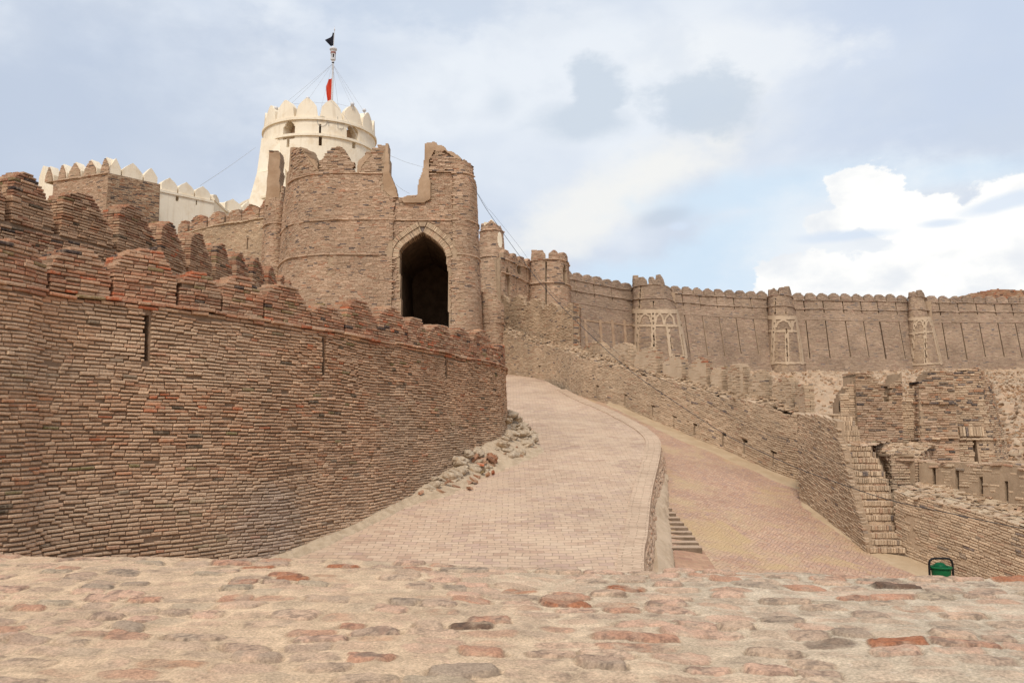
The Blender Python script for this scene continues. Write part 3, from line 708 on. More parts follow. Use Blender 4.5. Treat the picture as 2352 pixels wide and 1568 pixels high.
V, Fq = grid(TX, TY, TZ)
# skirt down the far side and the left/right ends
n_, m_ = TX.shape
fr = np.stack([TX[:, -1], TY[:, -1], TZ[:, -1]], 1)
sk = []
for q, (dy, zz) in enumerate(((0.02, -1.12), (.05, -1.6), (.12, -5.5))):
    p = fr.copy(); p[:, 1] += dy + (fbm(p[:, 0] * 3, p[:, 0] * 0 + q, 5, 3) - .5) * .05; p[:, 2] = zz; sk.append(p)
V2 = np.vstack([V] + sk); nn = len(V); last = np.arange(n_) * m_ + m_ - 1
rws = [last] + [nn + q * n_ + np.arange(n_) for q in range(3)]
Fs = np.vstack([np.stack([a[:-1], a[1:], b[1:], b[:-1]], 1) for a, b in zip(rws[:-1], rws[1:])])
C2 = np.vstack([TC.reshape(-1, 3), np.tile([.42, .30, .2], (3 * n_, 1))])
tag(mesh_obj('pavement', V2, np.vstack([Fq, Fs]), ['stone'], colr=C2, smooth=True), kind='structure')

# ------------------------------------------------------------------ the big curved wall on the left
strg = [(0, 656), (117, 668), (264, 684), (331, 700), (527, 732), (735, 768), (937, 792), (1020, 809), (1100, 829), (1150, 843)]
pn = [on_z(p[0], p[1], 2.0) for p in strg]
_px = np.array([q[0] for q in strg], float); _Y = np.polyval(np.polyfit(_px, [p[1] for p in pn], 3), _px)
pn = [at(q[0], q[1], y_) for q, y_ in zip(strg, _Y)]
_d = (pn[0] - pn[3]) / np.linalg.norm((pn[0] - pn[3])[:2])
pts = [(pn[0][0] + _d[0] * 6.5, pn[0][1] + _d[1] * 6.5), (pn[0][0] + _d[0] * 3, pn[0][1] + _d[1] * 3)] + [(p[0], p[1]) for p in pn] + [(-.22, 26.3), (-.35, 28.3), (-1.2, 30.4), (-3.2, 31.6), (-6, 31.8)]
nearP = Path(pts); WN = Wall(nearP, .035, 2.0)
t = thing('curved_outer_wall', 'long curved outer wall of thin worn red and tan bricks filling the left of the picture', 'wall', (-4, 16, -2.4))
S_sil = WN.hit(1168, 850)[0]
sl_px = [((340, 712), 118), ((742, 772), 92), ((1025, 818), 50), ((1172, 850), 20)]
slots = []
for (q, ln) in sl_px[:3]:
    s_, tt_ = WN.hit(*q); y_ = np.interp(s_, nearP.S, nearP.Yy); slots.append((s_, tt_ - ln * y_ / F, tt_ - .03, .055))
def nslot(s, tt):
    o = np.zeros(np.shape(s), bool)
    for a, t0_, t1_, w in slots: o |= (abs(s - a) < w) & (tt > t0_) & (tt < t1_)
    return ~o
base_n = lambda s: zramp(0, np.interp(s, nearP.S, nearP.Yy)) - .25
bf = Buf()
slab(bf, WN, 0, nearP.L, -4, 1.98, .055, .12, -.55, -.022, lambda s, tt: nslot(s, tt) & (tt > base_n(s) - .4))
slab(bf, WN, 0, nearP.L, -4, 1.98, .6, 1.5, -1.2, -.56)
s_gr = WN.hit(620, 1220)[0]
def near_tint(S, T):
    base = zramp(0, np.interp(S, nearP.S, nearP.Yy)); hgt_ = T - base
    f = .55 * sstep(1.7, .1, hgt_ + (fbm(S * .8, T * .8, 203, 3) - .5) * 1.6) + .55 * sstep(.50, .68, fbm(S * .45, T * .8, 201, 4))
    g = sstep(1.3, .3, abs(S - s_gr) + abs(hgt_ - .5) * .8 + (fbm(S * 1.5, T * 1.5, 205, 3) - .5) * .8)
    return np.clip(f, 0, .7), np.array([.52, .385, .265]) * (1 - g)[:, None] + np.array([.47, .385, .31]) * g[:, None]
TINT = near_tint
nbk = dict(L=.20, H=.058, gap=.017, depth=.11, proud=.020, jit=.010, bev=.013)
bricks(bf, WN, 3.0, nearP.L - 2, -3.4, 1.95, pal=('near', 'red', 1.7, 3.4), bot=base_n, cuts=slots, wav=.04, miss=.009, seed=1, **nbk)
TINT = None
bf.build('wall_face', ['brick', 'mortardk'], t)
bf = Buf()
for k, (pr, tt) in enumerate(((.035, 1.93), (.085, 1.99))):
    bricks(bf, WN, 3.0, nearP.L - 2, tt, tt + .0585, L=.3, H=.058, gap=.010, depth=.2, proud=pr, jit=.016, bev=.012, pal=('near', 'red', 0, 2.6), wav=.04, miss=0, seed=2)
bf.build('string_course', ['brick', 'mortardk'], t)
# parapet outline, read off the photograph
ol1 = [(0, 800), (40, 790), (150, 778), (230, 800), (300, 850), (345, 905), (375, 950), (385, 1000), (392, 930), (440, 880), (560, 842), (680, 842), (760, 880), (830, 940), (870, 1000), (880, 1050),
       (888, 930), (930, 905), (960, 865), (1060, 862), (1150, 862), (1230, 843), (1285, 868), (1330, 930), (1390, 990), (1400, 1050), (1408, 1070), (1450, 1040), (1560, 1030), (1620, 1050), (1700, 1080), (1738, 1130),
       (1748, 1085), (1800, 1070), (1900, 1062), (1960, 1085), (2050, 1130), (2072, 1190), (2078, 1185), (2120, 1140), (2200, 1128), (2300, 1150), (2352, 1165)]
ol3 = [(380, 910), (420, 950), (475, 1010), (482, 1060), (490, 1030), (590, 1005), (600, 1025), (720, 1055), (748, 1090), (756, 1045), (790, 985), (850, 980), (920, 1000), (990, 1070), (1003, 1105), (1010, 1060), (1050, 1040),
       (1150, 1038), (1200, 1080), (1235, 1125), (1242, 1140), (1250, 1112), (1350, 1118), (1380, 1180), (1395, 1215), (1405, 1205), (1440, 1180), (1550, 1172), (1585, 1215), (1594, 1230), (1605, 1205), (1700, 1207), (1742, 1245), (1752, 1260), (1765, 1225), (1850, 1215), (1885, 1240), (1900, 1300), (1915, 1330), (1960, 1335), (2040, 1334)]
out_px = [c(1, *p) for p in ol1] + [c(3, *p) for p in ol3]
S_o, T_o, top_n = topfn(WN, out_px)
gaps_px = [c(1, 385, 1000), c(1, 882, 1000), c(1, 1402, 1060), c(1, 1742, 1120), c(1, 2075, 1190), c(3, 480, 1060), c(3, 750, 1090), c(3, 1006, 1105), c(3, 1240, 1140), c(3, 1398, 1215), c(3, 1596, 1230), c(3, 1752, 1260), c(3, 1905, 1330)]
gs = [WN.hit(*p)[0] for p in gaps_px]
# battlements outside the frame at the left and round the bend follow the same pattern
e0 = WN.hit(0, 600)[0] - .35
lefts = [(e0 - 1.15 * (k + 1), e0 - 1.15 * k) for k in range(2)]
rng_m = [(e0, gs[0])] + list(zip(gs[:-1], gs[1:])) + [(gs[-1], S_o[-1] + .1)]
for i, (a, b) in enumerate(rng_m):
    a2, b2 = a + .02, b - .02
    tb = 2.045
    low = np.minimum(top_n(a2), top_n(b2))
    def tpn(s, a2=a2, b2=b2): x_ = np.clip(abs((s - a2) / (b2 - a2) * 2 - .92), 0, 1); return tb + (top_n(s) - tb) * (1.03 - .26 * x_ ** 2.6)
    merlon(t, WN, a2, b2, tb, tpn, .42, .19, .058, ('red', 'red', 0, 1), 2, .0, seed=i + 3)
k = 0; a = S_o[-1] + .15
while a < nearP.L - 2.6:
    merlon(t, WN, a, a + .95, 2.045, auto_top(a, a + .95, 2.04, .6, 0, k), .42, .2, .058, 'red', 2, 0, seed=k + 50); a += 1.05; k += 1
for k, (a, b) in enumerate(lefts): merlon(t, WN, a + .02, b - .02, 2.045, auto_top(a, b, 2.04, .62, 0, k + 70), .42, .2, .058, 'red', 2, 0, seed=k + 80)

# inner wall behind it, its battlements seen end on
ip = [(at(0, 400, 14.6)), at(40, 400, 16.0), at(294, 453, 18.6), at(444, 524, 21.4), at(530, 565, 23.4), at(622, 604, 25.9), at(668, 641, 28.3), at(712, 690, 31)]
innerP = Path([(-11.5, 10)] + [(p[0], p[1]) for p in ip[1:]] + [(-8.2, 34)]); WI = Wall(innerP, .02, 4)
t = thing('inner_rampart_wall', 'second wall rising behind the curved wall with tall stepped brick battlements seen end on', 'wall', (-9, 22, -2))
specs = [(-60, -45, 60, 150, 365), (0, 0, 0, 0, 0)]
# each battlement: left foot, start of the crest, end of the crest, right foot (crop 1)
mer = [((-330, 700), (-200, 90), (-60, 90), (-12, 500)), ((-5, 600), (10, 150), (205, 150), (435, 560)), ((442, 640), (452, 340), (735, 335), (895, 640)), ((912, 700), (925, 450), (1130, 450), (1238, 690)), ((1246, 800), (1250, 600), (1400, 603), (1468, 720)), ((1480, 860), (1485, 690), (1600, 692), (1672, 810)),
       ((1680, 900), (1685, 783), (1775, 783), (1830, 880)), ((1838, 950), (1842, 850), (1935, 852), (1962, 930)), ((1968, 1000), (1972, 892), (2060, 892), (2088, 960)), ((2092, 1040), (2096, 965), (2165, 967), (2185, 1040)), ((2192, 1090), (2195, 1040), (2240, 1042), (2250, 1090)), ((2256, 1120), (2258, 1088), (2282, 1090), (2290, 1120))]
tcr = 4.05
bf = Buf()
slab(bf, WI, 0, innerP.L, -4, tcr, .6, .5, -.5, -.03)
bricks(bf, WI, 2.0, innerP.L, .4, tcr, L=.21, H=.06, gap=.015, depth=.1, proud=.018, jit=.010, bev=.012, pal=('near', 'red', 3.0, 5.5), wav=.03, seed=5)
bf.build('wall_face', ['brick', 'mortardk'], t)
prev = None
for i, (p0, p1, p2, p3) in enumerate(mer):
    h0 = WI.hit(*c(1, *p1)); h2 = WI.hit(*c(1, *p2)); h3 = WI.hit(*c(1, *p3))
    a, b = h0[0], h3[0]
    if prev is not None: a = max(a, prev + .12)
    b = max(b, a + .7); prev = b; w = b - a
    cr = h0[1] if i > 1 else 5.15
    cr = min(max(cr, 4.85), 5.4); h = cr - tcr
    r = random.Random(i)
    pk = a + w * r.uniform(.34, .46)
    Sx = np.array([a - .01, a + .02, a + w * .16, pk - w * .06, pk + w * .1, a + w * .72, b - .03, b]); Tx = np.array([tcr, tcr + h * .80, tcr + h * .92, cr, cr - .02, tcr + h * .74, tcr + h * .38, tcr])
    merlon(t, WI, a, b, tcr, (lambda s, Sx=Sx, Tx=Tx: np.interp(s, Sx, Tx)), .46, .2, .06, ('near', 'red', 4.0, 5.3), 3, .012, seed=i + 20, gap=.015)

# ------------------------------------------------------------------ gatehouse
gp = [(605, 58), (640, 52), (650, 49.0), (658, 47.3), (672, 46.2), (700, 45.4), (740, 45.0), (790, 44.9), (850, 45), (904, 45), (1038, 45), (1060, 44.95), (1080, 45.3), (1092, 46.0), (1094, 46.9), (1088, 48.5), (1078, 52), (1070, 58)]
gpts = [at(p[0], 450, p[1]) for p in gp]
gateP = Path([(p[0], p[1]) for p in gpts]); WG = Wall(gateP, .045, 14.0)
t = thing('ruined_gatehouse', 'tall ruined brick gatehouse with a dark pointed archway and broken battlements', 'gatehouse', (-6.5, 47, 3.4))
gt_top = [c(2, *p) for p in [(486, 1190), (500, 1180), (509, 1010), (580, 1000), (640, 1040), (680, 1080), (720, 1100), (732, 1182), (744, 1186), (750, 1100), (790, 1050), (830, 1010), (870, 992), (930, 1000), (960, 1060), (990, 1090), (1003, 1130), (1006, 1186), (1034, 1186), (1045, 1100), (1100, 1060), (1200, 990), (1230, 975), (1279, 972), (1283, 1100), (1292, 1200), (1330, 1290), (1352, 1386), (1400, 1383), (1450, 1365), (1508, 1368), (1516, 1260), (1548, 1180), (1560, 1100), (1566, 958), (1640, 955), (1700, 990), (1750, 1020), (1830, 1060), (1860, 1090), (1885, 1086)]]
Sg, Tg, top_g0 = topfn(WG, gt_top)
def top_g(s):
    o = top_g0(s); o = np.where(s > Sg[-1], np.interp(s, [Sg[-1], Sg[-1] + .7, Sg[-1] + .8, Sg[-1] + 1.6, Sg[-1] + 3], [Tg[-1], Tg[-1] - .3, Tg[-1] - 1.0, Tg[-1] - 1.2, Tg[-1] - 3]), o)
    o = np.where(s < Sg[0], 13.2 + .5 * np.sin(s * 3), o); return o + (vn(s * 4, s * 0, 5) - .5) * .16
tstr = [WG.hit(*c(3, 640, 345))[1], WG.hit(*c(3, 640, 620))[1]]; tstr_top = WG.hit(*c(2, 800, 1200))[1]
arch = [c(3, *p) for p in [(1182, 1260), (1178, 1000), (1172, 760), (1166, 640), (1172, 590), (1200, 548), (1270, 495), (1350, 445), (1410, 478), (1480, 535), (1520, 585), (1536, 640), (1544, 720), (1555, 780), (1553, 1300)]]
sa = WG.hit(*arch[1])[0]
ah = [WG.hit(p[0], p[1]) for p in arch]
def inarch(s, tt, grow=0.0):
    poly = [(q[0] + grow * np.sign(q[0] - (ah[1][0] + ah[-2][0]) / 2) * (1), q[1] + (grow if q[1] > 8 else 0)) for q in ah]
    poly = [(poly[0][0], -5)] + poly + [(poly[-1][0], -5)]
    return in_poly(s, tt, poly)
s_m0, s_m1 = WG.hit(*c(3, 1120, 500))[0], WG.hit(*c(3, 1592, 500))[0]
plz = [[c(2, *p) for p in [(430, 1400), (500, 1180), (505, 1000), (560, 1000), (520, 1040), (515, 1180), (500, 1260), (490, 1330), (450, 1390)]],
       [c(2, *p) for p in [(600, 1000), (650, 1040), (700, 1090), (735, 1190), (700, 1150), (680, 1120), (660, 1090)]],
       [c(2, *p) for p in [(1034, 1190), (1040, 1100), (1110, 1050), (1150, 1060), (1100, 1110), (1070, 1150), (1065, 1190)]],
       [c(2, *p) for p in [(1255, 960), (1290, 960), (1300, 1190), (1335, 1290), (1360, 1390), (1300, 1385), (1240, 1330), (1240, 1200), (1255, 1100)]],
       [c(2, *p) for p in [(1500, 1400), (1510, 1240), (1550, 1150), (1555, 940), (1640, 940), (1760, 1010), (1840, 1070), (1900, 1110), (1800, 1080), (1720, 1020), (1640, 1020), (1600, 1100), (1595, 1220), (1610, 1260), (1612, 1400), (1560, 1430), (1400, 1430), (1380, 1405), (1440, 1375)]]]
def plm(s, tt):
    X, Y = WG.px(s, tt); o = np.zeros(np.shape(s), bool)
    for p in plz: o |= in_poly(X, Y, p)
    return o
# voussoir region
am = np.array(ah[5:11]); 
recess = lambda s, tt: np.where((s > s_m0) & (s < s_m1), -.14, 0.0) 
vous = lambda s, tt: seg_mask(s, tt, [(*ah[i], *ah[i + 1], .64) for i in range(3, 11)]) & (tt > ah[3][1])
bf = Buf()
slab(bf, WG, .5, gateP.L - .3, 1.5, 17.4, .09, .075, -.9, -.02, lambda s, tt: (tt < top_g(s) - .06) & ~inarch(s, tt) & ~((s > s_m0) & (s < s_m1)))
slab(bf, WG, s_m0 - .05, s_m1 + .05, 1.5, 17.4, .06, .06, -.9, -.17, lambda s, tt: (tt < top_g(s) - .06) & ~inarch(s, tt))
gk = dict(L=.24, H=.070, gap=.014, depth=.12, proud=.012, jit=.006, bev=.009)
sl_g = [(WG.hit(*c(3, 625, 700))[0], WG.hit(*c(3, 625, 790))[1], WG.hit(*c(3, 625, 620))[1], .03)]
def gmask(s, tt):
    o = ~inarch(s, tt, .03) & ~plm(s, tt) & ~vous(s, tt)
    for a, t0_, t1_, w in sl_g: o &= ~((abs(s - a) < w) & (tt > t0_) & (tt < t1_))
    return o
bricks(bf, WG, .6, gateP.L - .4, 2.0, tstr_top, pal='gate', top=top_g, mask=gmask, offs=recess, wav=.03, seed=11, **gk)
bf.build('wall_face', ['brick', 'mortar'], t)
# plastered breaks stand just proud of the core
for pz in plz:
    bf = Buf()
    def pm1(s, tt, pz=pz):
        X, Y = WG.px(s, tt); return in_poly(X, Y, pz)
    slab(bf, WG, Sg[0] - .6, Sg[-1] + .3, 11.5, 17.4, .05, .05, -.5, .012, lambda s, tt: (tt < top_g(s) - .02 + .04 * vn(s * 9, tt * 9, 3)) & pm1(s, tt), 0)
    bf.build('plaster_patch', ['plaster'], t)
for tt in tstr + [tstr_top]:
    mk = (lambda s, q: ~inarch(s, q, .05) & (q < top_g(s)) & ~plm(s, q) & ~vous(s, q))
    sg_ = np.linspace(1.0, gateP.L - .5, 1500); on = mk(sg_, np.full(1500, tt)); on[[0, -1]] = False
    st_ = np.where(on[1:] & ~on[:-1])[0]; en_ = np.where(~on[1:] & on[:-1])[0]
    for i_, j_ in zip(st_, en_):
        if sg_[j_] - sg_[i_] < .5: continue
        bf = Buf(); bricks(bf, WG, sg_[i_], sg_[j_], tt - .04, tt + .075, L=.3, H=.075, gap=.012, depth=.2, proud=.075, jit=.012, bev=.012, pal='gate', offs=recess, wav=.03, miss=0, seed=12)
        bf.build('string_course', ['brick', 'mortar'], t)
# broken battlements on top, one part each
cuts = [WG.hit(*c(2, x, 1180))[0] for x in (480, 738, 1020, 1440)] + [WG.hit(*c(2, 1886, 1086))[0] + .76, WG.hit(*c(2, 1886, 1086))[0] + 1.9]
for i in range(5):
    a, b = cuts[i], cuts[i + 1]
    bf = Buf()
    bricks(bf, WG, a, b, tstr_top + .08, 17.3, L=.26, H=.076, gap=.016, depth=.5, proud=.02, jit=.012, bev=.01, pal=('gate', 'jumble', 13, 18), top=top_g, mask=lambda s, tt: ~plm(s, tt), wav=.03, back=True, miss=.012, seed=30 + i)
    bf.build('battlement', ['brick', 'mortar'], t)
# voussoirs: two rings of radial bricks
bf = Buf()
A0 = np.array([(q[0], q[1]) for q in ah[3:12]])
seg = np.linalg.norm(np.diff(A0, axis=0), axis=1); L0 = np.r_[0, np.cumsum(seg)]
def ringpt(u_):
    p = np.stack([np.interp(u_, L0, A0[:, 0]), np.interp(u_, L0, A0[:, 1])], -1); e = .05
    q = np.stack([np.interp(u_ + e, L0, A0[:, 0]) - np.interp(u_ - e, L0, A0[:, 0]), np.interp(u_ + e, L0, A0[:, 1]) - np.interp(u_ - e, L0, A0[:, 1])], -1)
    q /= np.linalg.norm(q, axis=-1)[:, None] + 1e-9; return p, np.stack([-q[:, 1], q[:, 0]], -1)
for (r0, r1, pr, nW) in ((.03, .34, -.10, .062), (.36, .62, -.04, .07)):
    nb2 = int(L0[-1] / nW); uu = np.linspace(0, L0[-1], nb2 + 1)
    p, nr = ringpt(uu)
    a0 = p + nr * r0; a1 = p + nr * r1
    for k in range(nb2):
        g_ = .10
        qs = [a0[k] * (1 - g_) + a0[k + 1] * g_, a0[k] * g_ + a0[k + 1] * (1 - g_), a1[k] * g_ + a1[k + 1] * (1 - g_), a1[k] * (1 - g_) + a1[k + 1] * g_]
        o = pr + rng.uniform(-.012, .012)
        Vv = [WG.pt(q[0], q[1], o) for q in qs] + [WG.pt(q[0], q[1], o - .35) for q in qs]
        bf.add(np.array(Vv), [[0, 1, 2, 3], [0, 4, 5, 1], [1, 5, 6, 2], [2, 6, 7, 3], [3, 7, 4, 0], [3, 2, 1, 0]][:5], 0, pick('dust', 1)[0] * 1.05)
bf.build('arch_ring', ['brick', 'mortar'], t)
# vaulted passage behind the arch
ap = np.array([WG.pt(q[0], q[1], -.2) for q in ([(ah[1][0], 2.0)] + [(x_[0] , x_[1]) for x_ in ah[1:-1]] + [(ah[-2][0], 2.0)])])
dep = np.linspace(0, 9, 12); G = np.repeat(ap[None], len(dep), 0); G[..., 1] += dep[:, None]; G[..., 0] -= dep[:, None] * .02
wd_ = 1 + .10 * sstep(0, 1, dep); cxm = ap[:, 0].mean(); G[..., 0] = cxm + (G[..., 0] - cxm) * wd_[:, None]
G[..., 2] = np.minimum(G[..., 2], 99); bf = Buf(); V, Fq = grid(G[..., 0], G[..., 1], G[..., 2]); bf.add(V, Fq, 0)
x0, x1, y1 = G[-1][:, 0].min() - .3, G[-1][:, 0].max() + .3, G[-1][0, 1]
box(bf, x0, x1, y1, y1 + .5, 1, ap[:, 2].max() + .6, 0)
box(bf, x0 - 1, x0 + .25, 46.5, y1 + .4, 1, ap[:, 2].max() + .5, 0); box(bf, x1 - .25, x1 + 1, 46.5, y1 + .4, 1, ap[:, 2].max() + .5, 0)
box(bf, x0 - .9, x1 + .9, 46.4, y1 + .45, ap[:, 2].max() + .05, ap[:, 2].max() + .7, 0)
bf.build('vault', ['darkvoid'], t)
bf = Buf(); box(bf, x0, x1, 44.5, y1, 2.5, 3.3); bf.build('threshold', ['dirt'], t)
# rear body so that the gatehouse is solid behind its front
bf = Buf(); bp = [WG.pt(s, 12.5, -1.0) for s in (1, gateP.L - 1)]
box(bf, bp[0][0] + .4, bp[1][0] - .4, 57, 57.8, 2, 12.8); bf.build('rear_wall', ['mortar'], t)
# left side turret with the plastered pillar
tp_ = Path([(p[0], p[1]) for p in [at(600, 480, 52), at(603, 480, 50), at(612, 480, 48.7), at(628, 480, 48.2), at(645, 480, 48.3), at(662, 480, 49)]]); WT = Wall(tp_, .03, 13)
_, _, top_t = topfn(WT, [c(2, *p) for p in [(300, 1440), (320, 1400), (380, 1395), (430, 1405), (440, 1440), (470, 1250), (500, 1230)]])
bf = Buf(); slab(bf, WT, 0, tp_.L, 4, 14.5, .1, .08, -.7, -.02, lambda s, tt: tt < top_t(s) - .05)
bricks(bf, WT, 0, tp_.L, 4, 14.5, pal='gate', top=top_t, seed=61, **gk); bf.build('side_turret', ['brick', 'mortar'], t)
st2_ = WT.hit(*c(3, 150, 385))[1]
bf = Buf(); bricks(bf, WT, 0, tp_.L, st2_, st2_ + .15, L=.3, H=.076, gap=.01, depth=.2, proud=.08, jit=.012, bev=.01, pal='gate', seed=62); bf.build('string_course', ['brick', 'mortar'], t)
bf = Buf(); A = at(*c(2, 350, 1045), 48.7); B = at(*c(2, 434, 1045), 48.7); z0 = at(*c(2, 380, 1420), 48.7)[2]
nzs = 24; zz = np.linspace(z0 - .3, A[2], nzs)
for k in range(nzs - 1):
    wbl = (vn(np.array([k * .5]), np.array([1.0]), 9)[0] - .5) * .10; taper = (1 - (k / nzs)) * .10
    box(bf, A[0] - taper + wbl * .4, B[0] + wbl + taper, 48.6 - taper, 49.5 + wbl, zz[k] + .0, zz[k + 1] + .0)
bricks(bf, Wall(Path([(A[0], 48.6), (B[0], 48.6)], smooth=False)), 0, B[0] - A[0], A[2] - .02, A[2] + .16, .25, .076, .012, .8, .02, .02, .01, 'jumble')
bf.m[-1][:] = 1
bf.build('plaster_pillar', ['plaster', 'brick'], t)

# ------------------------------------------------------------------ generic far wall builder
def far_wall(t, Wl, s0, s1, zb, zt, pal='far', L=.30, H=.09, slots=(), strings=(), thick=.8, mask=None, seed=0, top=None, proud=.012, mats=('brickfar', 'mortar'), cell=.12, wmode=1):
    def mk(s, tt):
        o = np.ones(np.shape(s), bool)
        for (sx, a, b, w) in slots: o &= ~((abs(s - sx) < w) & (tt > a) & (tt < b))
        if mask is not None: o &= mask(s, tt)
        return o
    def mk2(s, tt): return mk(s, tt) & (True if top is None else (tt < top(s) - H))
    bf = Buf(); slab(bf, Wl, s0, s1, zb, zt, cell, cell * (1 if top is None else .8), -.40, -.012, mk2); slab(bf, Wl, s0, s1, zb, zt, .8, 1.2 if top is None else .1, -thick, -.42, None if top is None else (lambda s, tt: tt < top(s) - H))
    bricks(bf, Wl, s0, s1, zb, zt, L=L, H=H, gap=.02, depth=.12, proud=proud, jit=.006, bev=.012, pal=pal, mask=mask, cuts=slots, top=top, wav=.03, seed=seed)
    bf.build('wall_face', mats, t)
    for tt in strings:
        bf = Buf(); bricks(bf, Wl, s0, s1, tt - .05, tt + .06, L=.35, H=.10, gap=.02, depth=.2, proud=.10, jit=.02, bev=.012, pal=pal, wav=.05, seed=seed + 1, miss=0)
        bf.build('string_course', mats, t)
def merlon_row(t, Wl, s0, s1, pitch, w, tb, h, pal='far', th=.45, seed=0, L=.24, H=.085, mats=('brickfar', 'mortar'), maxn=99):
    n = max(int(round((s1 - s0) / pitch)), 1); pi_ = (s1 - s0) / n
    for k in range(n):
        a = s0 + k * pi_ + (pi_ - w) / 2; b = a + w
        merlon(t, Wl, a, b, tb, auto_top(a, b, tb, h, 0, seed + k), th, L, H, pal, 1, .0, mats, jit=.012, seed=seed + k, core_in=.04, gap=.014)

def P2(px, py, Y): p = at(px, py, Y); return (p[0], p[1])

# low crenellated wall left of the gatehouse
lowP = Path([P2(380, 500, 54), P2(408, 500, 53.2), P2(475, 500, 51.6), P2(606, 500, 49.2), P2(640, 500, 48.8)]); WL = Wall(lowP, .03, 12)
t = thing('side_wall', 'pale brick wall with small ragged battlements left of the gatehouse', 'wall', (*P2(500, 520, 51), 4))
ts = WL.hit(*c(1, 1700, 672))[1]
far_wall(t, WL, 0, lowP.L, 5, ts, pal='dust', L=.26, H=.078, strings=(ts,), seed=90, mats=('brick', 'mortar'), slots=[(WL.hit(*c(1, 1940, 800))[0], WL.hit(*c(1, 1940, 860))[1], WL.hit(*c(1, 1940, 765))[1], .05)])
for i, (xa, xb, yt) in enumerate([(1395, 1472, 618), (1485, 1618, 588), (1628, 1756, 553), (1768, 1890, 545), (1893, 2026, 498), (2032, 2100, 470)]):
    a = WL.hit(*c(1, xa, 640))[0]; b = WL.hit(*c(1, xb, 640))[0]; hh = WL.hit(*c(1, (xa + xb) / 2, yt))[1] - ts - .06
    merlon(t, WL, a, b, ts + .06, auto_top(a, b, ts + .06, max(hh, .4), 0, 200 + i), .45, .24, .078, ('gate', 'red', 12.5, 14), 1, seed=i + 95)

# ------------------------------------------------------------------ right-hand wall along the road
rp = [(p[0], p[1]) for p in RWB]
RWP = Path([(rp[0][0] - 1.5, rp[0][1] + .6)] + rp, smooth=True)
zb_s = np.array([np.interp(s, RWP.S, RWP.Yy) for s in RWP.S]); zbase = np.where(RWP.Yy > 35.5, zramp(RWP.X, RWP.Yy), zlow(RWP.X, RWP.Yy))
k_ = 25; zbs = np.convolve(np.pad(zbase, k_ // 2, mode='edge'), np.ones(k_) / k_, 'valid')[:len(zbase)]
WQ = Wall(RWP, .03, 2, zoff=(RWP.S, zbs))
t = thing('roadside_wall', 'dusty brick wall with narrow slits sloping down the right side of the road', 'wall', (5.5, 33, 0))
S_q, T_q, top_q = topfn(WQ, [(1130, 750), (1156, 762), (1180, 772), (1260, 795), (1340, 820), (1443, 850), (1560, 880), (1663, 912), (1751, 926), (1838, 949), (1921, 963)])
top_q2 = lambda s: top_q(s) + (vn(s * 2.5, s * 0, 4) - .5) * .10
sl = []
for (x, y) in [(1238, 848), (1303, 873), (1370, 897), (1435, 918), (1498, 942), (1547, 965), (1595, 985), (1660, 1010), (1708, 1026), (1774, 1052)]:
    s_, tt_ = WQ.hit(x, y); sl += [(s_, tt_ - .24, tt_ + .22, .05), (s_ + .05, tt_ + .14, tt_ + .23, .12)]
def qmask(s, tt):
    o = np.ones(np.shape(s), bool)
    for (sx, a, b, w) in sl: o &= ~((abs(s - sx) < w) & (tt > a) & (tt < b))
    return o
bf = Buf()
slab(bf, WQ, 0, RWP.L, -1.2, 3.2, .07, .07, -.5, -.012, lambda s, tt: (tt < top_q2(s) - .05) & qmask(s, tt))
slab(bf, WQ, 0, RWP.L, -1.2, 3.2, .3, .15, -1.1, -.52, lambda s, tt: (tt < top_q2(s) - .05))
bricks(bf, WQ, 0, RWP.L, -.4, 3.2, L=.185, H=.064, gap=.014, depth=.11, proud=.010, jit=.007, bev=.010, pal='dust', top=top_q2, cuts=sl, wav=.04, miss=.01, seed=14)
bf.build('wall_face', ['brick', 'mortar'], t)
# broken sloping top of the wall
bf = Buf(); S_ = np.linspace(.5, RWP.L, 260); vv = np.linspace(0, 1, 9)
rowsT = []
for v_ in vv:
    p = WQ.pt(S_, top_q(S_) - .02, -.02 - v_ * .85); p[:, 2] += v_ * .17 + (fbm(S_ * 3, S_ * 0 + v_ * 4, 7, 3) - .5) * .12; rowsT.append(p)
G = np.stack(rowsT, 0); V, Fq = grid(G[..., 0], G[..., 1], G[..., 2]); bf.add(V, Fq, 1)
def tpos(n):
    s = rng.uniform(.5, RWP.L, n); v_ = rng.random(n); p = WQ.pt(s, top_q(s), -.02 - v_ * .80); p[:, 2] += v_ * .17 + .015; return p
loose(bf, 1000, tpos, (.19, .13, .04), 'dust', flat=.45)
bf.build('broken_wall_top', ['brick', 'mortar'], t)
# battlements standing on its rear edge, each read off the photograph (crop, x0, x1, top, foot)
fX = np.polyfit(RWP.S, RWP.X - RWP.NX * .5, 5); fY = np.polyfit(RWP.S, RWP.Yy - RWP.NY * .5, 5); _s = np.linspace(0, RWP.L + .6, 60)
WQ2 = Wall(Path(list(zip(np.polyval(fX, _s), np.polyval(fY, _s))), smooth=True), .0, 0)
mm = [(4, 912, 1122, 1020, 1110), (4, 1140, 1345, 1010, 1205), (4, 1336, 1560, 1045, 1258), (4, 1560, 1762, 1110, 1305), (4, 1757, 1957, 1135, 1335), (4, 1932, 2080, 1200, 1375), (4, 2068, 2250, 1172, 1415), (4, 2235, 2420, 1235, 1470),
      (5, 180, 368, 945, 1150), (5, 372, 560, 988, 1192), (5, 545, 742, 1035, 1232), (5, 727, 928, 1078, 1265)]
mm.insert(8, (5, 20, 172, 880, 1118))
mm = [q for i, q in enumerate(mm) if i != 7]
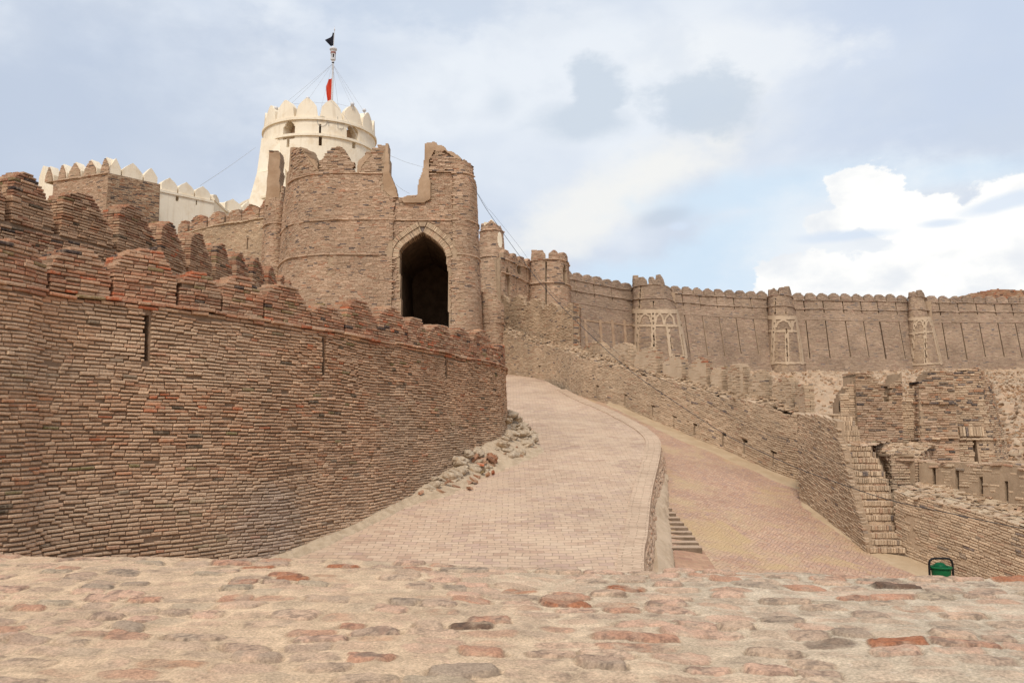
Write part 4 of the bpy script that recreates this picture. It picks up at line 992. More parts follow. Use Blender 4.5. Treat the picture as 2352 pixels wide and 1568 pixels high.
for i, (n_c, xa, xb, yt, yb) in enumerate(mm):
    a = WQ2.hit(*c(n_c, xa, yb))[0]; b = WQ2.hit(*c(n_c, xb, yb))[0]; mid = (xa + xb) / 2
    s_, tb = WQ2.hit(*c(n_c, mid, yb)); _, tt_ = WQ2.hit(*c(n_c, mid, yt))
    r = random.Random(i + 5); w = b - a; hh = tt_ - tb + .25; tb -= .25
    b -= .07; w = b - a; xs_ = np.array([a, a + .05, a + w * .12, a + w * .32, a + w * .5, a + w * .7, a + w * .88, b - .05, b]); ys_ = tb + hh * np.array([.2, .68, .80, .96, 1, .98, .82, .62, .0])
    ys_ = ys_ + np.r_[0, [r.uniform(-.04, .04) for _ in range(7)], 0] * hh
    merlon(t, WQ2, a + .05, b - .17, tb - .1, (lambda s, xs_=xs_, ys_=ys_: np.interp(s, xs_, ys_)), .30, .17, .060, ('dust', 'red', tb + hh * .72, tb + hh * 1.25), 2, .0, ('brick', 'paleplaster'), jit=.007, seed=i + 300, core_in=.004)

# lower stub of the roadside wall beside the main stairs
A_ = on_low(1838, 1150); C_ = at(1926, 1018, 22.25); B_ = on_low(1993, 1268)
JP = Path([(A_[0], A_[1]), (C_[0], C_[1]), (B_[0], B_[1])], smooth=False); 
dAB = Path([(A_[0], A_[1]), (B_[0], B_[1])], smooth=False)
zA, zB = zlow(A_[0], A_[1]), zlow(B_[0], B_[1])
WJ = Wall(dAB, .02, 1, zoff=(np.array([0, dAB.L]), np.array([zA, zB])))
_, _, top_j = topfn(WJ, [(1838, 949), (1880, 955), (1921, 962), (1924, 1000), (1930, 1015), (1938, 1040), (1944, 1078), (1952, 1110), (1962, 1140), (1972, 1180), (1978, 1195), (1984, 1225), (1990, 1250)])
t2 = thing('stair_side_wall', 'dusty brick wall end that steps down the left side of the stairs', 'wall', (A_[0] + .5, A_[1] - 1.5, zB))
bf = Buf(); slab(bf, WJ, 0, dAB.L, -1, 3.5, .06, .06, -.18, -.01, lambda s, tt: tt < top_j(s) - .04)
bricks(bf, WJ, 0, dAB.L, -.3, 3.5, L=.165, H=.060, gap=.014, depth=.11, proud=.010, jit=.007, bev=.010, pal='dust', top=top_j, wav=.04, miss=.008, seed=24)
bf.build('wall_face', ['brick', 'mortar'], t2)
pA = WJ.pt(0.02, 0, 0); sB = WQ.pt(RWP.L - .01, 0, 0)
WE = Wall(Path([(pA[0] - .02, pA[1] + .02), (pA[0] + 1.9, pA[1] + 1.0)], smooth=False), 0, 0)
bf = Buf(); ztp = WJ.pt(0.02, top_j(0.05), 0)[2]
slab(bf, WE, .15, WE.p.L, zA - 1, ztp - .02, .3, .3, -.1, -.02); bricks(bf, WE, .15, WE.p.L, zA - .5, ztp, L=.23, H=.07, gap=.016, depth=.11, proud=.012, jit=.008, bev=.012, pal='dust', seed=25)
bf.build('return_face', ['brick', 'mortar'], t2)

# the main stairs
t = thing('stairs', 'steep flight of worn brick steps climbing the right wall to a landing', 'stairs', (B_[0] + .4, B_[1], zB))
sy = [455, 503, 552, 603, 655, 710, 768, 832, 888, 945, 1002, 1078, 1138, 1190, 1252, 1297]
sx0 = [930, 940, 960, 985, 1005, 1025, 1035, 1045, 1055, 1070, 1080, 1085, 1110, 1125, 1142, 1142]; sx1 = [1152, 1180, 1205, 1230, 1252, 1278, 1295, 1310, 1322, 1335, 1355, 1367, 1385, 1403, 1420, 1420]
Ys = np.linspace(22.2, 19.95, 16)
for i in range(15):
    y = Ys[i]; p0 = at(*c(6, sx0[i], sy[i]), y); p1 = at(*c(6, sx1[i], sy[i]), y); pb = at(*c(6, sx1[i], sy[i + 1]), y)
    zt_ = p0[2]; z0 = pb[2] - .02; bf = Buf()
    box(bf, p0[0] - .04, p1[0] + .05, y + .03, y + .7, zt_ - .6, zt_ - .01, 1)
    WS = Wall(Path([(p0[0], y), (p1[0], y)], smooth=False), 0, 0)
    hr = zt_ - z0
    bricks(bf, WS, 0, WS.L, zt_ - .125, zt_ + .0, L=.065, H=.125, gap=.010, depth=.28, proud=.03, jit=.007, bev=.01, pal='dust', miss=.01)
    if hr > .15: bricks(bf, WS, 0, WS.L, zt_ - hr, zt_ - .115, L=.22, H=max((hr - .12), .03), gap=.012, depth=.1, proud=.0, jit=.006, bev=.006, pal='dust', miss=0)
    bf.build('step', ['brick', 'mortar'], t)
# upper short flight
t = thing('upper_stairs', 'four upper steps of upright bricks from the landing to the wall walk', 'stairs', (*P2(1945, 1000, 23.5), 0))
for i, (yt, yb, xa, xb, Y) in enumerate([(222, 258, 890, 1012, 24.4), (258, 298, 903, 1028, 24.15), (298, 335, 930, 1052, 23.9), (335, 372, 935, 1064, 23.65)]):
    p0 = at(*c(6, xa, yt), Y); p1 = at(*c(6, xb, yt), Y); pb = at(*c(6, xa, yb + 20), Y); bf = Buf()
    box(bf, p0[0] - .1, p1[0], Y + .03, Y + .8, pb[2] - .8, p0[2] - .01, 1); WS = Wall(Path([(p0[0], Y), (p1[0], Y)], smooth=False), 0, 0)
    bricks(bf, WS, 0, WS.L, p0[2] - .30, p0[2], L=.07, H=.15, gap=.01, depth=.2, proud=.03, jit=.007, bev=.01, pal='dust')
    bf.build('step', ['brick', 'mortar'], t)

# landing
t = thing('stair_landing', 'small rubble-strewn landing between the stairs and the ruined tower', 'landing', (9.6, 23.3, -2.5))
zl = at(1975, 1021, 22.3)[2]
bf = Buf(); A_, B2_, C2_, D2_ = at(1921, 1022, 22.22), at(2006, 1022, 22.22), at(1921, 1009, 25.4), at(2050, 1009, 25.4)
u_ = np.linspace(0, 1, 50)[:, None, None]; v_ = np.linspace(0, 1, 50)[None, :, None]
G = (A_ * (1 - u_) + B2_ * u_) * (1 - v_) + (C2_ * (1 - u_) + D2_ * u_) * v_; G[..., 2] += (fbm(G[..., 0] * 3, G[..., 1] * 3, 6, 4) - .5) * .07
V, Fq = grid(G[..., 0], G[..., 1], G[..., 2]); bf.add(V, Fq, 0)
def lpos(n): return V[rng.integers(0, len(V), n)] + np.array([0, 0, .012])
loose(bf, 100, lpos, (.22, .15, .045), 'pale', 1, flat=.5)
bf.build('landing_top', ['dirt', 'brick'], t)
bf = Buf(); box(bf, A_[0] + .05, B2_[0] - .03, 22.35, 25.3, -3.4, zl - .08); bf.build('landing_core', ['mortar'], t)

# ------------------------------------------------------------------ ruined tower and its flank wall
def face(t, name, ptsY, pal, tops, zb, H=.066, L=.19, th=.6, seed=0, mats=('brick', 'mortar'), batter=.0, strings=(), mask=None, smooth=False, proud=.015, miss=.012, slots=()):
    Pth = Path([P2(*q) for q in ptsY], smooth=smooth, step=.05); Wl = Wall(Pth, batter, 1.0)
    _, Tt, tf = topfn(Wl, tops); tf2 = lambda s: tf(s) + (vn(s * 5, s * 0, seed) - .5) * .12
    def mk(s, tt):
        o = np.ones(np.shape(s), bool)
        for (q, x_, y0_, y1_, w) in slots:
            sx, ta = Wl.hit(*c(q, x_, y0_)); _, tb_ = Wl.hit(*c(q, x_, y1_)); o &= ~((abs(s - sx) < w) & (tt < ta) & (tt > tb_))
        return o if mask is None else o & mask(Wl, s, tt)
    bf = Buf(); zt = max(Tt) + .3
    slab(bf, Wl, 0, Pth.L, zb, zt, .06, .06, -th, -.01, lambda s, tt: (tt < tf2(s) - .05) & (mk(s, tt)))
    bricks(bf, Wl, 0, Pth.L, zb, zt, L=L, H=H, gap=.016, depth=.12, proud=proud, jit=.009, bev=.012, pal=pal, top=tf2, mask=mk, wav=.03, miss=miss, seed=seed)
    # coping of through bricks along the broken edge
    bricks(bf, Wl, 0, Pth.L, zb, zt, L=L, H=H, gap=.016, depth=th + .04, proud=proud, jit=.02, bev=.012, pal=pal, top=tf2, mask=lambda s, tt: (tt > tf2(s) - H * 2.2) & mk(s, tt), wav=.03, back=True, miss=.05, seed=seed)
    o = bf.build(name, mats, t)
    for (q, x_, y_, pr) in strings:
        _, ts_ = Wl.hit(*c(q, x_, y_)); b2 = Buf()
        bricks(b2, Wl, 0, Pth.L, ts_ - .03, ts_ + .05, L=.26, H=.07, gap=.012, depth=.2, proud=pr, jit=.02, bev=.01, pal=pal, wav=.03, miss=0, seed=seed + 2)
        b2.build('string_course', mats, t)
    return Wl
t = thing('flank_wall', 'ruined red-topped brick wall with a gap behind the landing, left of the ruined tower', 'wall', (*P2(2020, 950, 25.4), -.6))
face(t, 'wall_face', [(1930, 930, 25.0), (1968, 930, 25.0)], 'dust', [c(5, *p) for p in [(920, 1160), (940, 1100), (985, 1060), (1020, 990), (1050, 980)]], -.8, seed=401)
face(t, 'wall_face', [(1968, 930, 24.9), (2075, 930, 25.3)], ('gate', 'jumble', 0, 1.6), [c(5, *p) for p in [(1045, 965), (1150, 958), (1160, 985), (1235, 1050), (1250, 1075), (1256, 1190), (1298, 1192), (1304, 1085), (1350, 1030), (1420, 960), (1500, 955), (1560, 1000)]], -.8, seed=402)
face(t, 'wall_face', [(2064, 930, 25.35), (2122, 930, 24.9)], 'dust', [c(5, *p) for p in [(1400, 1170), (1440, 1160), (1456, 1070), (1500, 1055), (1540, 1060)]], -.8, seed=403, miss=.02)
t = thing('ruined_tower', 'small ruined square brick tower with stepped broken top beside the hillside', 'tower', (*P2(2200, 950, 26), -1.2))
face(t, 'wall_face', [(2094, 930, 25.3), (2112, 930, 24.75), (2196, 930, 24.9)], ('gate', 'jumble', -2, 2.5), [c(5, *p) for p in [(1475, 1120), (1500, 1065), (1560, 1045), (1640, 945), (1700, 938), (1790, 935), (1800, 965), (1815, 1000)]], -2.0, seed=411, batter=.04, strings=[(5, 1700, 1195, .07), (6, 1700, 400, .09)])
Wr = face(t, 'wall_face', [(2190, 930, 25.25), (2262, 930, 25.25), (2282, 930, 25.9), (2290, 930, 27.5)], ('dust', 'jumble', -2, 2.5), [c(5, *p) for p in [(1800, 975), (1830, 955), (1890, 958), (1900, 940), (1940, 930), (1980, 915), (2015, 925), (2035, 965), (2045, 1000)]], -2.0, seed=412, batter=.13, strings=[(6, 2000, 400, .05)], slots=[(6, 1965, 405, 590, .05)])
bf = Buf(); s0_, tt_ = Wr.hit(*c(6, 1832, 302)); s1_, _ = Wr.hit(*c(6, 2020, 302))
bricks(bf, Wr, s0_, s1_, tt_ - .30, tt_, L=.07, H=.29, gap=.014, depth=.2, proud=.10, jit=.012, bev=.012, pal='dust'); bf.build('soldier_course', ['brick', 'mortar'], t)
bf = Buf(); a_ = P2(2125, 930, 26.2); b_ = P2(2265, 930, 26.2); box(bf, a_[0], b_[0], 27.2, 28.0, -2, 1.1); bf.build('rear_wall', ['mortar'], t)

# pier between the stairs and the lower walk
t = thing('brick_pier', 'squat square brick pier with rubble top right of the stairs', 'pier', (*P2(2080, 1080, 22.3), -1.4))
face(t, 'wall_face', [(2003, 1040, 23.6), (2046, 1050, 22.0), (2112, 1050, 22.25), (2138, 1040, 24.6)], ('dust', 'gate', -1.4, .2), [(2003, 1030), (2020, 1037), (2046, 1045), (2080, 1042), (2112, 1042), (2138, 1034)], -2.6, seed=421)
def patch(A, B, C, D_, n, m, amp, seed):
    """ruled patch: front A-B, back C-D"""
    u_ = np.linspace(0, 1, n)[:, None, None]; v_ = np.linspace(0, 1, m)[None, :, None]
    G = (np.array(A) * (1 - u_) + np.array(B) * u_) * (1 - v_) + (np.array(C) * (1 - u_) + np.array(D_) * u_) * v_
    G[..., 2] += (fbm(G[..., 0] * 4, G[..., 1] * 4, seed, 4) - .5) * amp; return G
bf = Buf(); G = patch(at(2046, 1047, 22.03), at(2112, 1044, 22.28), at(1996, 1017, 24.7), at(2150, 1018, 24.7), 40, 50, .10, 16)
V, Fq = grid(G[..., 0], G[..., 1], G[..., 2]); bf.add(V, Fq, 1)
def ppos(n): return V[rng.integers(0, len(V), n)] + np.array([0, 0, .015])
loose(bf, 170, ppos, (.19, .13, .045), 'dust', flat=.5); bf.build('rubble_top', ['brick', 'mortar'], t)

# lower roadside wall K with its walk and the thin broken parapet
K0 = on_low(2085, 1285); kd = np.array([.62, -.78])
KP = Path([(K0[0] - .35, K0[1] + 1.4), (K0[0], K0[1]), (K0[0] + 2.0, K0[1] - 2.5), (K0[0] + 5.0, K0[1] - 6.3)], smooth=False)
WK = Wall(KP, .03, 1, zoff=(KP.S, zlow(KP.X, KP.Yy))); sK0 = WK.hit(2056, 1120)[0]
_, _, top_k = topfn(WK, [c(6, *p) for p in [(1325, 770), (1340, 800), (1480, 850), (1700, 900), (2000, 985), (2200, 1030), (2352, 1082)]])
t = thing('lower_roadside_wall', 'dusty brick wall sloping down behind the green bin at the right edge', 'wall', (K0[0] + 1.5, K0[1] - 1, zlow(K0[0] + 1.5, K0[1] - 1)))
top_k2 = lambda s: top_k(s) + (vn(s * 3, s * 0, 40) - .5) * .06
ks = WK.hit(*c(6, 1480, 1130)); 
bf = Buf(); slab(bf, WK, sK0, KP.L, -1, 3, .1, .07, -.5, -.01, lambda s, tt: tt < top_k2(s) - .04)
bricks(bf, WK, sK0, KP.L, -.3, 3, L=.165, H=.060, gap=.014, depth=.11, proud=.010, jit=.007, bev=.010, pal='dust', top=top_k2, wav=.03, seed=34, mask=lambda s, tt: ~((abs(s - ks[0]) < .035) & (abs(tt - ks[1]) < .38)))
bf.build('wall_face', ['brick', 'mortar'], t)
S_ = np.linspace(sK0, KP.L, 160); bk = [c(6, *p) for p in [(1540, 745), (1660, 755), (1830, 800), (2020, 845), (2230, 890), (2352, 912), (2700, 990)]]
bkY = [22.2, 21.9, 21.3, 20.7, 20.1, 19.7, 18.6]; bkp = np.array([at(p[0], p[1], y) for p, y in zip(bk, bkY)])
kk = np.linspace(0, len(bkp) - 1, 160); BK = np.stack([np.interp(kk, range(len(bkp)), bkp[:, i]) for i in range(3)], 1)
FRt = WK.pt(S_, top_k(S_) - .02, 0); vv = np.linspace(0, 1, 24)[:, None, None]; G = FRt[None] * (1 - vv) + BK[None] * vv
G[..., 2] += (fbm(G[..., 0] * 3, G[..., 1] * 3, 26, 4) - .5) * .10
bf = Buf(); V, Fq = grid(G[..., 0], G[..., 1], G[..., 2]); bf.add(V, Fq, 1)
def kpos(n):
    i = rng.integers(0, 160, n); j = rng.beta(1.1, 1.6, n)[:, None]; return FRt[i] * (1 - j) + BK[i] * j + np.array([0, 0, .02])
loose(bf, 420, kpos, (.22, .14, .045), 'dust', flat=.6); bf.build('rubble_walk', ['brick', 'dirt'], t)
PKp = Path([(p[0], p[1]) for p in bkp], smooth=False); WP = Wall(PKp, .05, 0, zoff=None)
_, _, top_p = topfn(WP, [c(6, *p) for p in [(1535, 560), (1600, 575), (1690, 590), (1700, 575), (1800, 568), (1880, 575), (1900, 600), (2010, 592), (2060, 570), (2200, 560), (2280, 590), (2352, 600), (2700, 640)]])
bot_p = lambda s: np.interp(s, PKp.S[np.linspace(0, len(PKp.S) - 1, 7).astype(int)], bkp[:, 2]) - .15
t = thing('broken_parapet', 'thin broken brick parapet with dark clefts along the lower wall walk', 'wall', (*P2(2250, 1110, 20.6), -1.4))
hp = [WP.hit(*c(6, x, y)) for x, y in ((1648, 690), (1828, 735), (2013, 780), (2215, 830))]
def pmask(s, tt):
    o = np.ones(np.shape(s), bool)
    for (sx, tt_) in hp: o &= ~((abs(s - sx) < .055) & (tt < tt_ + .28))
    return o & (tt > bot_p(s))
bf = Buf(); slab(bf, WP, 0, PKp.L, -2.6, .2, .05, .05, -.35, 0.0, lambda s, tt: (tt < top_p(s) - .05) & pmask(s, tt), 1)
slab(bf, WP, 0, PKp.L, -2.6, .2, .3, .1, -.5, -.36, lambda s, tt: (tt < top_p(s) - .12), 1)
bricks(bf, WP, 0, PKp.L, -2.4, .2, L=.22, H=.068, gap=.02, depth=.1, proud=.004, jit=.012, bev=.012, pal='dust', top=top_p, mask=lambda s, tt: pmask(s, tt) & (fbm(s * 2, tt * 3, 66, 3) > .40), wav=.03, seed=35)
bricks(bf, WP, 0, PKp.L, -2.4, .2, L=.24, H=.068, gap=.02, depth=.5, proud=.03, jit=.03, bev=.012, pal=('dust', 'gate', -2, 0), top=top_p, mask=lambda s, tt: tt > top_p(s) - .15, wav=.03, seed=36, back=True)
bf.build('wall_face', ['brick', 'mortar'], t)

# ------------------------------------------------------------------ wall between gatehouse and round towers
t = thing('inner_slope_wall', 'ragged dusty brick wall rising between the gatehouse and the battlements of the roadside wall', 'wall', (*P2(1240, 760, 42), 4))
face(t, 'wall_face', [(1090, 720, 47.5), (1112, 720, 46.6), (1140, 720, 46.4), (1158, 720, 46.9)], 'gate', [c(4, *p) for p in [(120, 640), (180, 600), (240, 640), (290, 690), (330, 730), (340, 760)]], 2.5, H=.08, L=.26, seed=431, smooth=True, strings=[(4, 250, 860, .03)])
face(t, 'wall_face', [(1150, 720, 49.6), (1240, 720, 46.0), (1322, 720, 41.6)], 'dust', [c(4, *p) for p in [(290, 700), (300, 640), (350, 680), (360, 700), (372, 700), (378, 680), (430, 650), (475, 655), (484, 740), (505, 740), (515, 700), (560, 670), (615, 700), (622, 755), (635, 758), (645, 730), (690, 708), (745, 725), (752, 770), (768, 772), (780, 745), (830, 710), (880, 715), (900, 730)]], 1.8, H=.078, L=.26, th=.2, seed=432, slots=[(4, 335, 855, 910, .12)])
face(t, 'wall_face', [(1319, 760, 41.5), (1331, 760, 41.68), (1334, 760, 43.5)], 'jumble', [(1319, 697), (1326, 700), (1334, 706)], 1.5, H=.078, L=.24, th=.15, seed=433)

# ------------------------------------------------------------------ round towers behind
def circle(cx, cy, r, n=28, a0=0): return [(cx + r * math.cos(a0 - 2 * math.pi * k / n * -1), cy + r * math.sin(a0 + 2 * math.pi * k / n)) for k in range(n)]
def round_tower(t, cx, cy, r, zb, zt, batter, pal, strings, seed, slots=(), niches=(), L=.28, H=.085):
    Pc = Path(circle(cx, cy, r), closed=True, step=.06); Wl = Wall(Pc, batter, zt)
    nl = []
    for (px, py, w, h) in niches:
        s_, tt_ = Wl.hit(px, py); nl.append((s_, tt_, w, h))
    def nm(s, tt):
        o = np.ones(np.shape(s), bool)
        for (s_, tt_, w, h) in nl:
            k = np.clip((tt - (tt_ + h * .1)) / (h * .4), 0, 1); o &= ~((abs(s - s_) < w * (1 - k ** 1.6)) & (tt > tt_ - h / 2) & (tt < tt_ + h / 2))
        return o
    far_wall(t, Wl, 0, Pc.L, zb, zt, pal, L, H, slots, strings, .8, nm, seed, cell=.08)
    b2 = Buf(); lathe(b2, [(r + batter * (zt - zb) - .45, zb), (r - .45, zt - .2), (0.01, zt - .2)], cx, cy, 24); b2.build('tower_core', ['mortar'], t)
    return Wl
cx_, cy_ = P2(1129, 600, 63); r_ = .86
t = thing('corner_turret', 'slim round brick turret with white-backed battlement peeping out behind the gatehouse', 'tower', (cx_, cy_, 3))
zt_ = at(*c(4, 225, 130), 62.2)[2]
W1 = round_tower(t, cx_, cy_, r_, 4, zt_, .085, 'gate', (zt_ - .02, at(*c(4, 225, 342), 62)[2]), 500)
for i, (xa, xb, yt) in enumerate([(95, 150, 60), (160, 292, 52), (286, 310, 90)]):
    a = W1.hit(*c(4, xa, 125))[0]; b = W1.hit(*c(4, xb, 125))[0]
    if b < a: a, b = b, a
    if b - a < .3: b = a + .5
    hh = at(*c(4, 225, yt), 62)[2] - zt_; m_ = (a + b) / 2
    tf = lambda s, a=a, b=b, m_=m_, hh=hh: np.interp(s, [a, a + .02, m_, b - .02, b], [zt_, zt_ + hh * .35, zt_ + hh, zt_ + hh * .35, zt_])
    mo = merlon(t, W1, a, b, zt_, tf, .2, .22, .085, 'gate', 1, .0, ('brickfar', 'mortar'), seed=510 + i)
    b2 = Buf(); slab(b2, W1, a - .05, b + .05, zt_, zt_ + hh + .14, .04, .04, -.55, -.205, lambda s, tt: tt < tf(np.clip(s, a + .03, b - .03)) + .12, 0); b2.build('limewashed_back', ['white'], t)
b2 = Buf(); s_, tt_ = W1.hit(*c(4, 292, 215)); slab(b2, W1, s_ - .2, s_ + .2, tt_ - .65, tt_ + .65, .05, .05, -.1, .04, lambda s, tt: ((s - s_) / .2) ** 2 + ((tt - tt_) / .6) ** 2 < 1, 0); b2.build('limewash_patch', ['white'], t)

t = thing('link_wall', 'short brick wall with arched niche between the slim turret and the round tower', 'wall', (*P2(1190, 650, 64), 4))
lkP = Path([P2(1150, 620, 61.6), P2(1162, 620, 62.2), P2(1192, 620, 64.3), P2(1226, 620, 66.6)]); WLk = Wall(lkP, .03, 13)
ts = WLk.hit(*cA(450, 575))[1]; ts2 = WLk.hit(*cA(500, 750))[1]
sl_ = [(WLk.hit(*cA(x, 700))[0], WLk.hit(*cA(x, 920))[1], WLk.hit(*cA(x, 590))[1], .05) for x in (470, 590)]
nch = [(cA(500, 560), .32, 2.0), (cA(375, 840), .42, 3.0)]
nh = [(WLk.hit(*p), w, h) for p, w, h in nch]
def lkm(s, tt):
    o = np.ones(np.shape(s), bool)
    for ((s_, tt_), w, h) in nh:
        k = np.clip((tt - (tt_ + h * .15)) / (h * .35), 0, 1); o &= ~((abs(s - s_) < w * (1 - k ** 1.6)) & (tt > tt_ - h / 2) & (tt < tt_ + h / 2))
    return o
far_wall(t, WLk, 0, lkP.L, 4, ts, 'gate', .28, .085, sl_, (ts, ts2), mask=lkm, seed=520, cell=.08)
merlon_row(t, WLk, .3, lkP.L, 1.35, 1.2, ts + .08, .75, 'gate', seed=530)

t2p = [P2(1219, 620, 66.8), P2(1222, 620, 65.6), P2(1240, 620, 65.1), P2(1255, 620, 65.0), P2(1275, 620, 65.0), P2(1293, 620, 65.4), P2(1304, 620, 66.3), P2(1306, 620, 67.4), P2(1302, 620, 69)]
T2P = Path(t2p); W2 = Wall(T2P, .06, 13.5)
t = thing('double_round_tower', 'broad round-cornered brick tower with four battlements and a dark vertical cleft', 'tower', (*P2(1265, 650, 67), 4))
ts = W2.hit(*cA(700, 535))[1]; ts2 = W2.hit(*cA(700, 800))[1]
sx_ = W2.hit(*cA(808, 700))[0]
nh2 = [(W2.hit(*cA(1030, 700)), .30, 1.7)]
def m2(s, tt):
    o = np.ones(np.shape(s), bool)
    for ((s_, tt_), w, h) in nh2:
        k = np.clip((tt - (tt_ + h * .1)) / (h * .4), 0, 1); o &= ~((abs(s - s_) < w * (1 - k ** 1.6)) & (tt > tt_ - h / 2) & (tt < tt_ + h / 2))
    return o
far_wall(t, W2, 0, T2P.L, 4, ts, 'gate', .28, .085, [(sx_, W2.hit(*cA(808, 1050))[1], W2.hit(*cA(808, 555))[1], .07)], (ts, ts2), mask=m2, seed=540, cell=.07)
for i, (xa, xb, yt) in enumerate([(545, 642, 445), (660, 803, 435), (837, 968, 435), (972, 1058, 458)]):
    a = W2.hit(*cA(xa, 525))[0]; b = W2.hit(*cA(xb, 530))[0]
    if i == 3: b = max(b, a + .95)
    hh = W2.hit(*cA((xa + xb) / 2, yt))[1] - ts
    merlon(t, W2, a, b, ts + .06, auto_top(a, b, ts + .06, hh, 0, 544 + i), .45, .24, .085, 'gate', 1, 0, ('brickfar', 'mortar'), seed=545 + i)
b2 = Buf(); tx, ty_ = P2(1262, 620, 67.5); box(b2, tx - 1.2, tx + 1.1, 66.6, 70, 4, ts - .3); b2.build('tower_core', ['mortar'], t)

# ------------------------------------------------------------------ the long curtain wall and its bastions
def curtain(name_lbl, pxY, zb, ts1, ts2, ml, seed, batter=.2, slot_p=1.86, s_pad=.3, lower=True, plaster=None):
    Pc = Path([P2(*q) for q in pxY]); Wl = Wall(Pc, batter, 13.0)
    m_ = pxY[len(pxY) // 2]; x_, y_ = P2(*m_)
    t = thing('curtain_wall', name_lbl, 'wall', (x_, y_, 5.2), 'stretches of the long curtain wall')
    n = max(int((Pc.L - s_pad) / slot_p), 1); sl = []
    for k in range(n):
        s_ = s_pad + slot_p * (k + .5) + random.uniform(-.1, .1)
        sl.append((s_, 11.75 + random.uniform(-.1, .1), 12.95, .055)); 
        if lower: sl.append((s_ - .02, 7.35 + random.uniform(-.2, .2), 10.95, .06))
    far_wall(t, Wl, 0, Pc.L, zb, 13.0, 'far', .30, .09, sl, (13.0, 12.1), 1.0, seed=seed, cell=.11)
    if plaster: plaster(t, Wl, sl)
    bf = Buf(); bricks(bf, Wl, 0, Pc.L, 10.98, 11.07, L=.5, H=.085, gap=.02, depth=.1, proud=.045, jit=.01, bev=.01, pal='far', wav=.03, miss=0, seed=seed + 7); bf.build('string_course', ['brickfar', 'mortar'], t)
    merlon_row(t, Wl, .1, Pc.L - .1, ml, ml * .9, 13.05, .72, seed=seed + 60)
    return t, Wl
def bastion(lbl, pxY, zt, seed, batter, lean, merl, frame, strings, slots=(), crop=4):
    Pc = Path([P2(*q) for q in pxY], step=.06); Wl = Wall(Pc, batter, 13.0, None, lean)
    x_, y_ = P2(*pxY[len(pxY) // 2]); t = thing('bastion', lbl, 'bastion', (x_, y_ + 1, 5.2), 'bastions of the long curtain wall')
    fsegs, holes = frame
    fs = [(*c(crop, a, b), *c(crop, d_, e_), w * .293) for a, b, d_, e_, w in fsegs]; hs = [(*c(crop, a, b), *c(crop, d_, e_), w * .293) for a, b, d_, e_, w in holes]
    sl_px = [(*c(crop, a, b), *c(crop, d_, e_), w * .293) for a, b, d_, e_, w in slots]
    def mk(s, tt):
        X, Y = Wl.px(s, tt); return ~seg_mask(X, Y, hs + sl_px)
    far_wall(t, Wl, 0, Pc.L, 4.5, zt, 'far', .30, .09, (), strings, 1.0, seed=seed, mask=mk, cell=.07)
    bf = Buf()
    def fm(s, tt):
        X, Y = Wl.px(s, tt); return seg_mask(X, Y, fs) & ~seg_mask(X, Y, hs)
    slab(bf, Wl, 0, Pc.L, 5.0, 11.6, .05, .05, -.05, .06, fm, 0); bf.build('plaster_frame', ['paleplaster'], t)
    for i, (xa, xb, yt, yb) in enumerate(merl):
        a = Wl.hit(*c(crop, xa, yb))[0]; b = Wl.hit(*c(crop, xb, yb))[0]; hh = Wl.hit(*c(crop, (xa + xb) / 2, yt))[1] - zt
        if b < a + .45: b = a + .6
        merlon(t, Wl, a, b, zt + .05, auto_top(a, b, zt + .05, max(hh, .3), 0, seed + 9 + i), .45, .24, .088, 'far', 1, 0, ('brickfar', 'mortar'), seed=seed + i, core_in=.04)
    b2 = Buf(); q0 = Wl.pt(.1, 9, -.9); q1 = Wl.pt(Pc.L - .1, 9, -.9); ym = Pc.Yy.max(); box(b2, q0[0] + .1, q1[0] - .1, ym - 1.2, ym + .8, 5, zt - .4); b2.build('bastion_core', ['mortar'], t)
    return t, Wl
def arcseg(xa, xb, yb, yt, w):
    xm = (xa + xb) / 2; P = [(xa, yb), (xa + (xm - xa) * .25, yb - (yb - yt) * .6), (xm, yt), (xb - (xb - xm) * .25, yb - (yb - yt) * .6), (xb, yb)]
    return [(P[i][0], P[i][1], P[i + 1][0], P[i + 1][1], w) for i in range(4)]

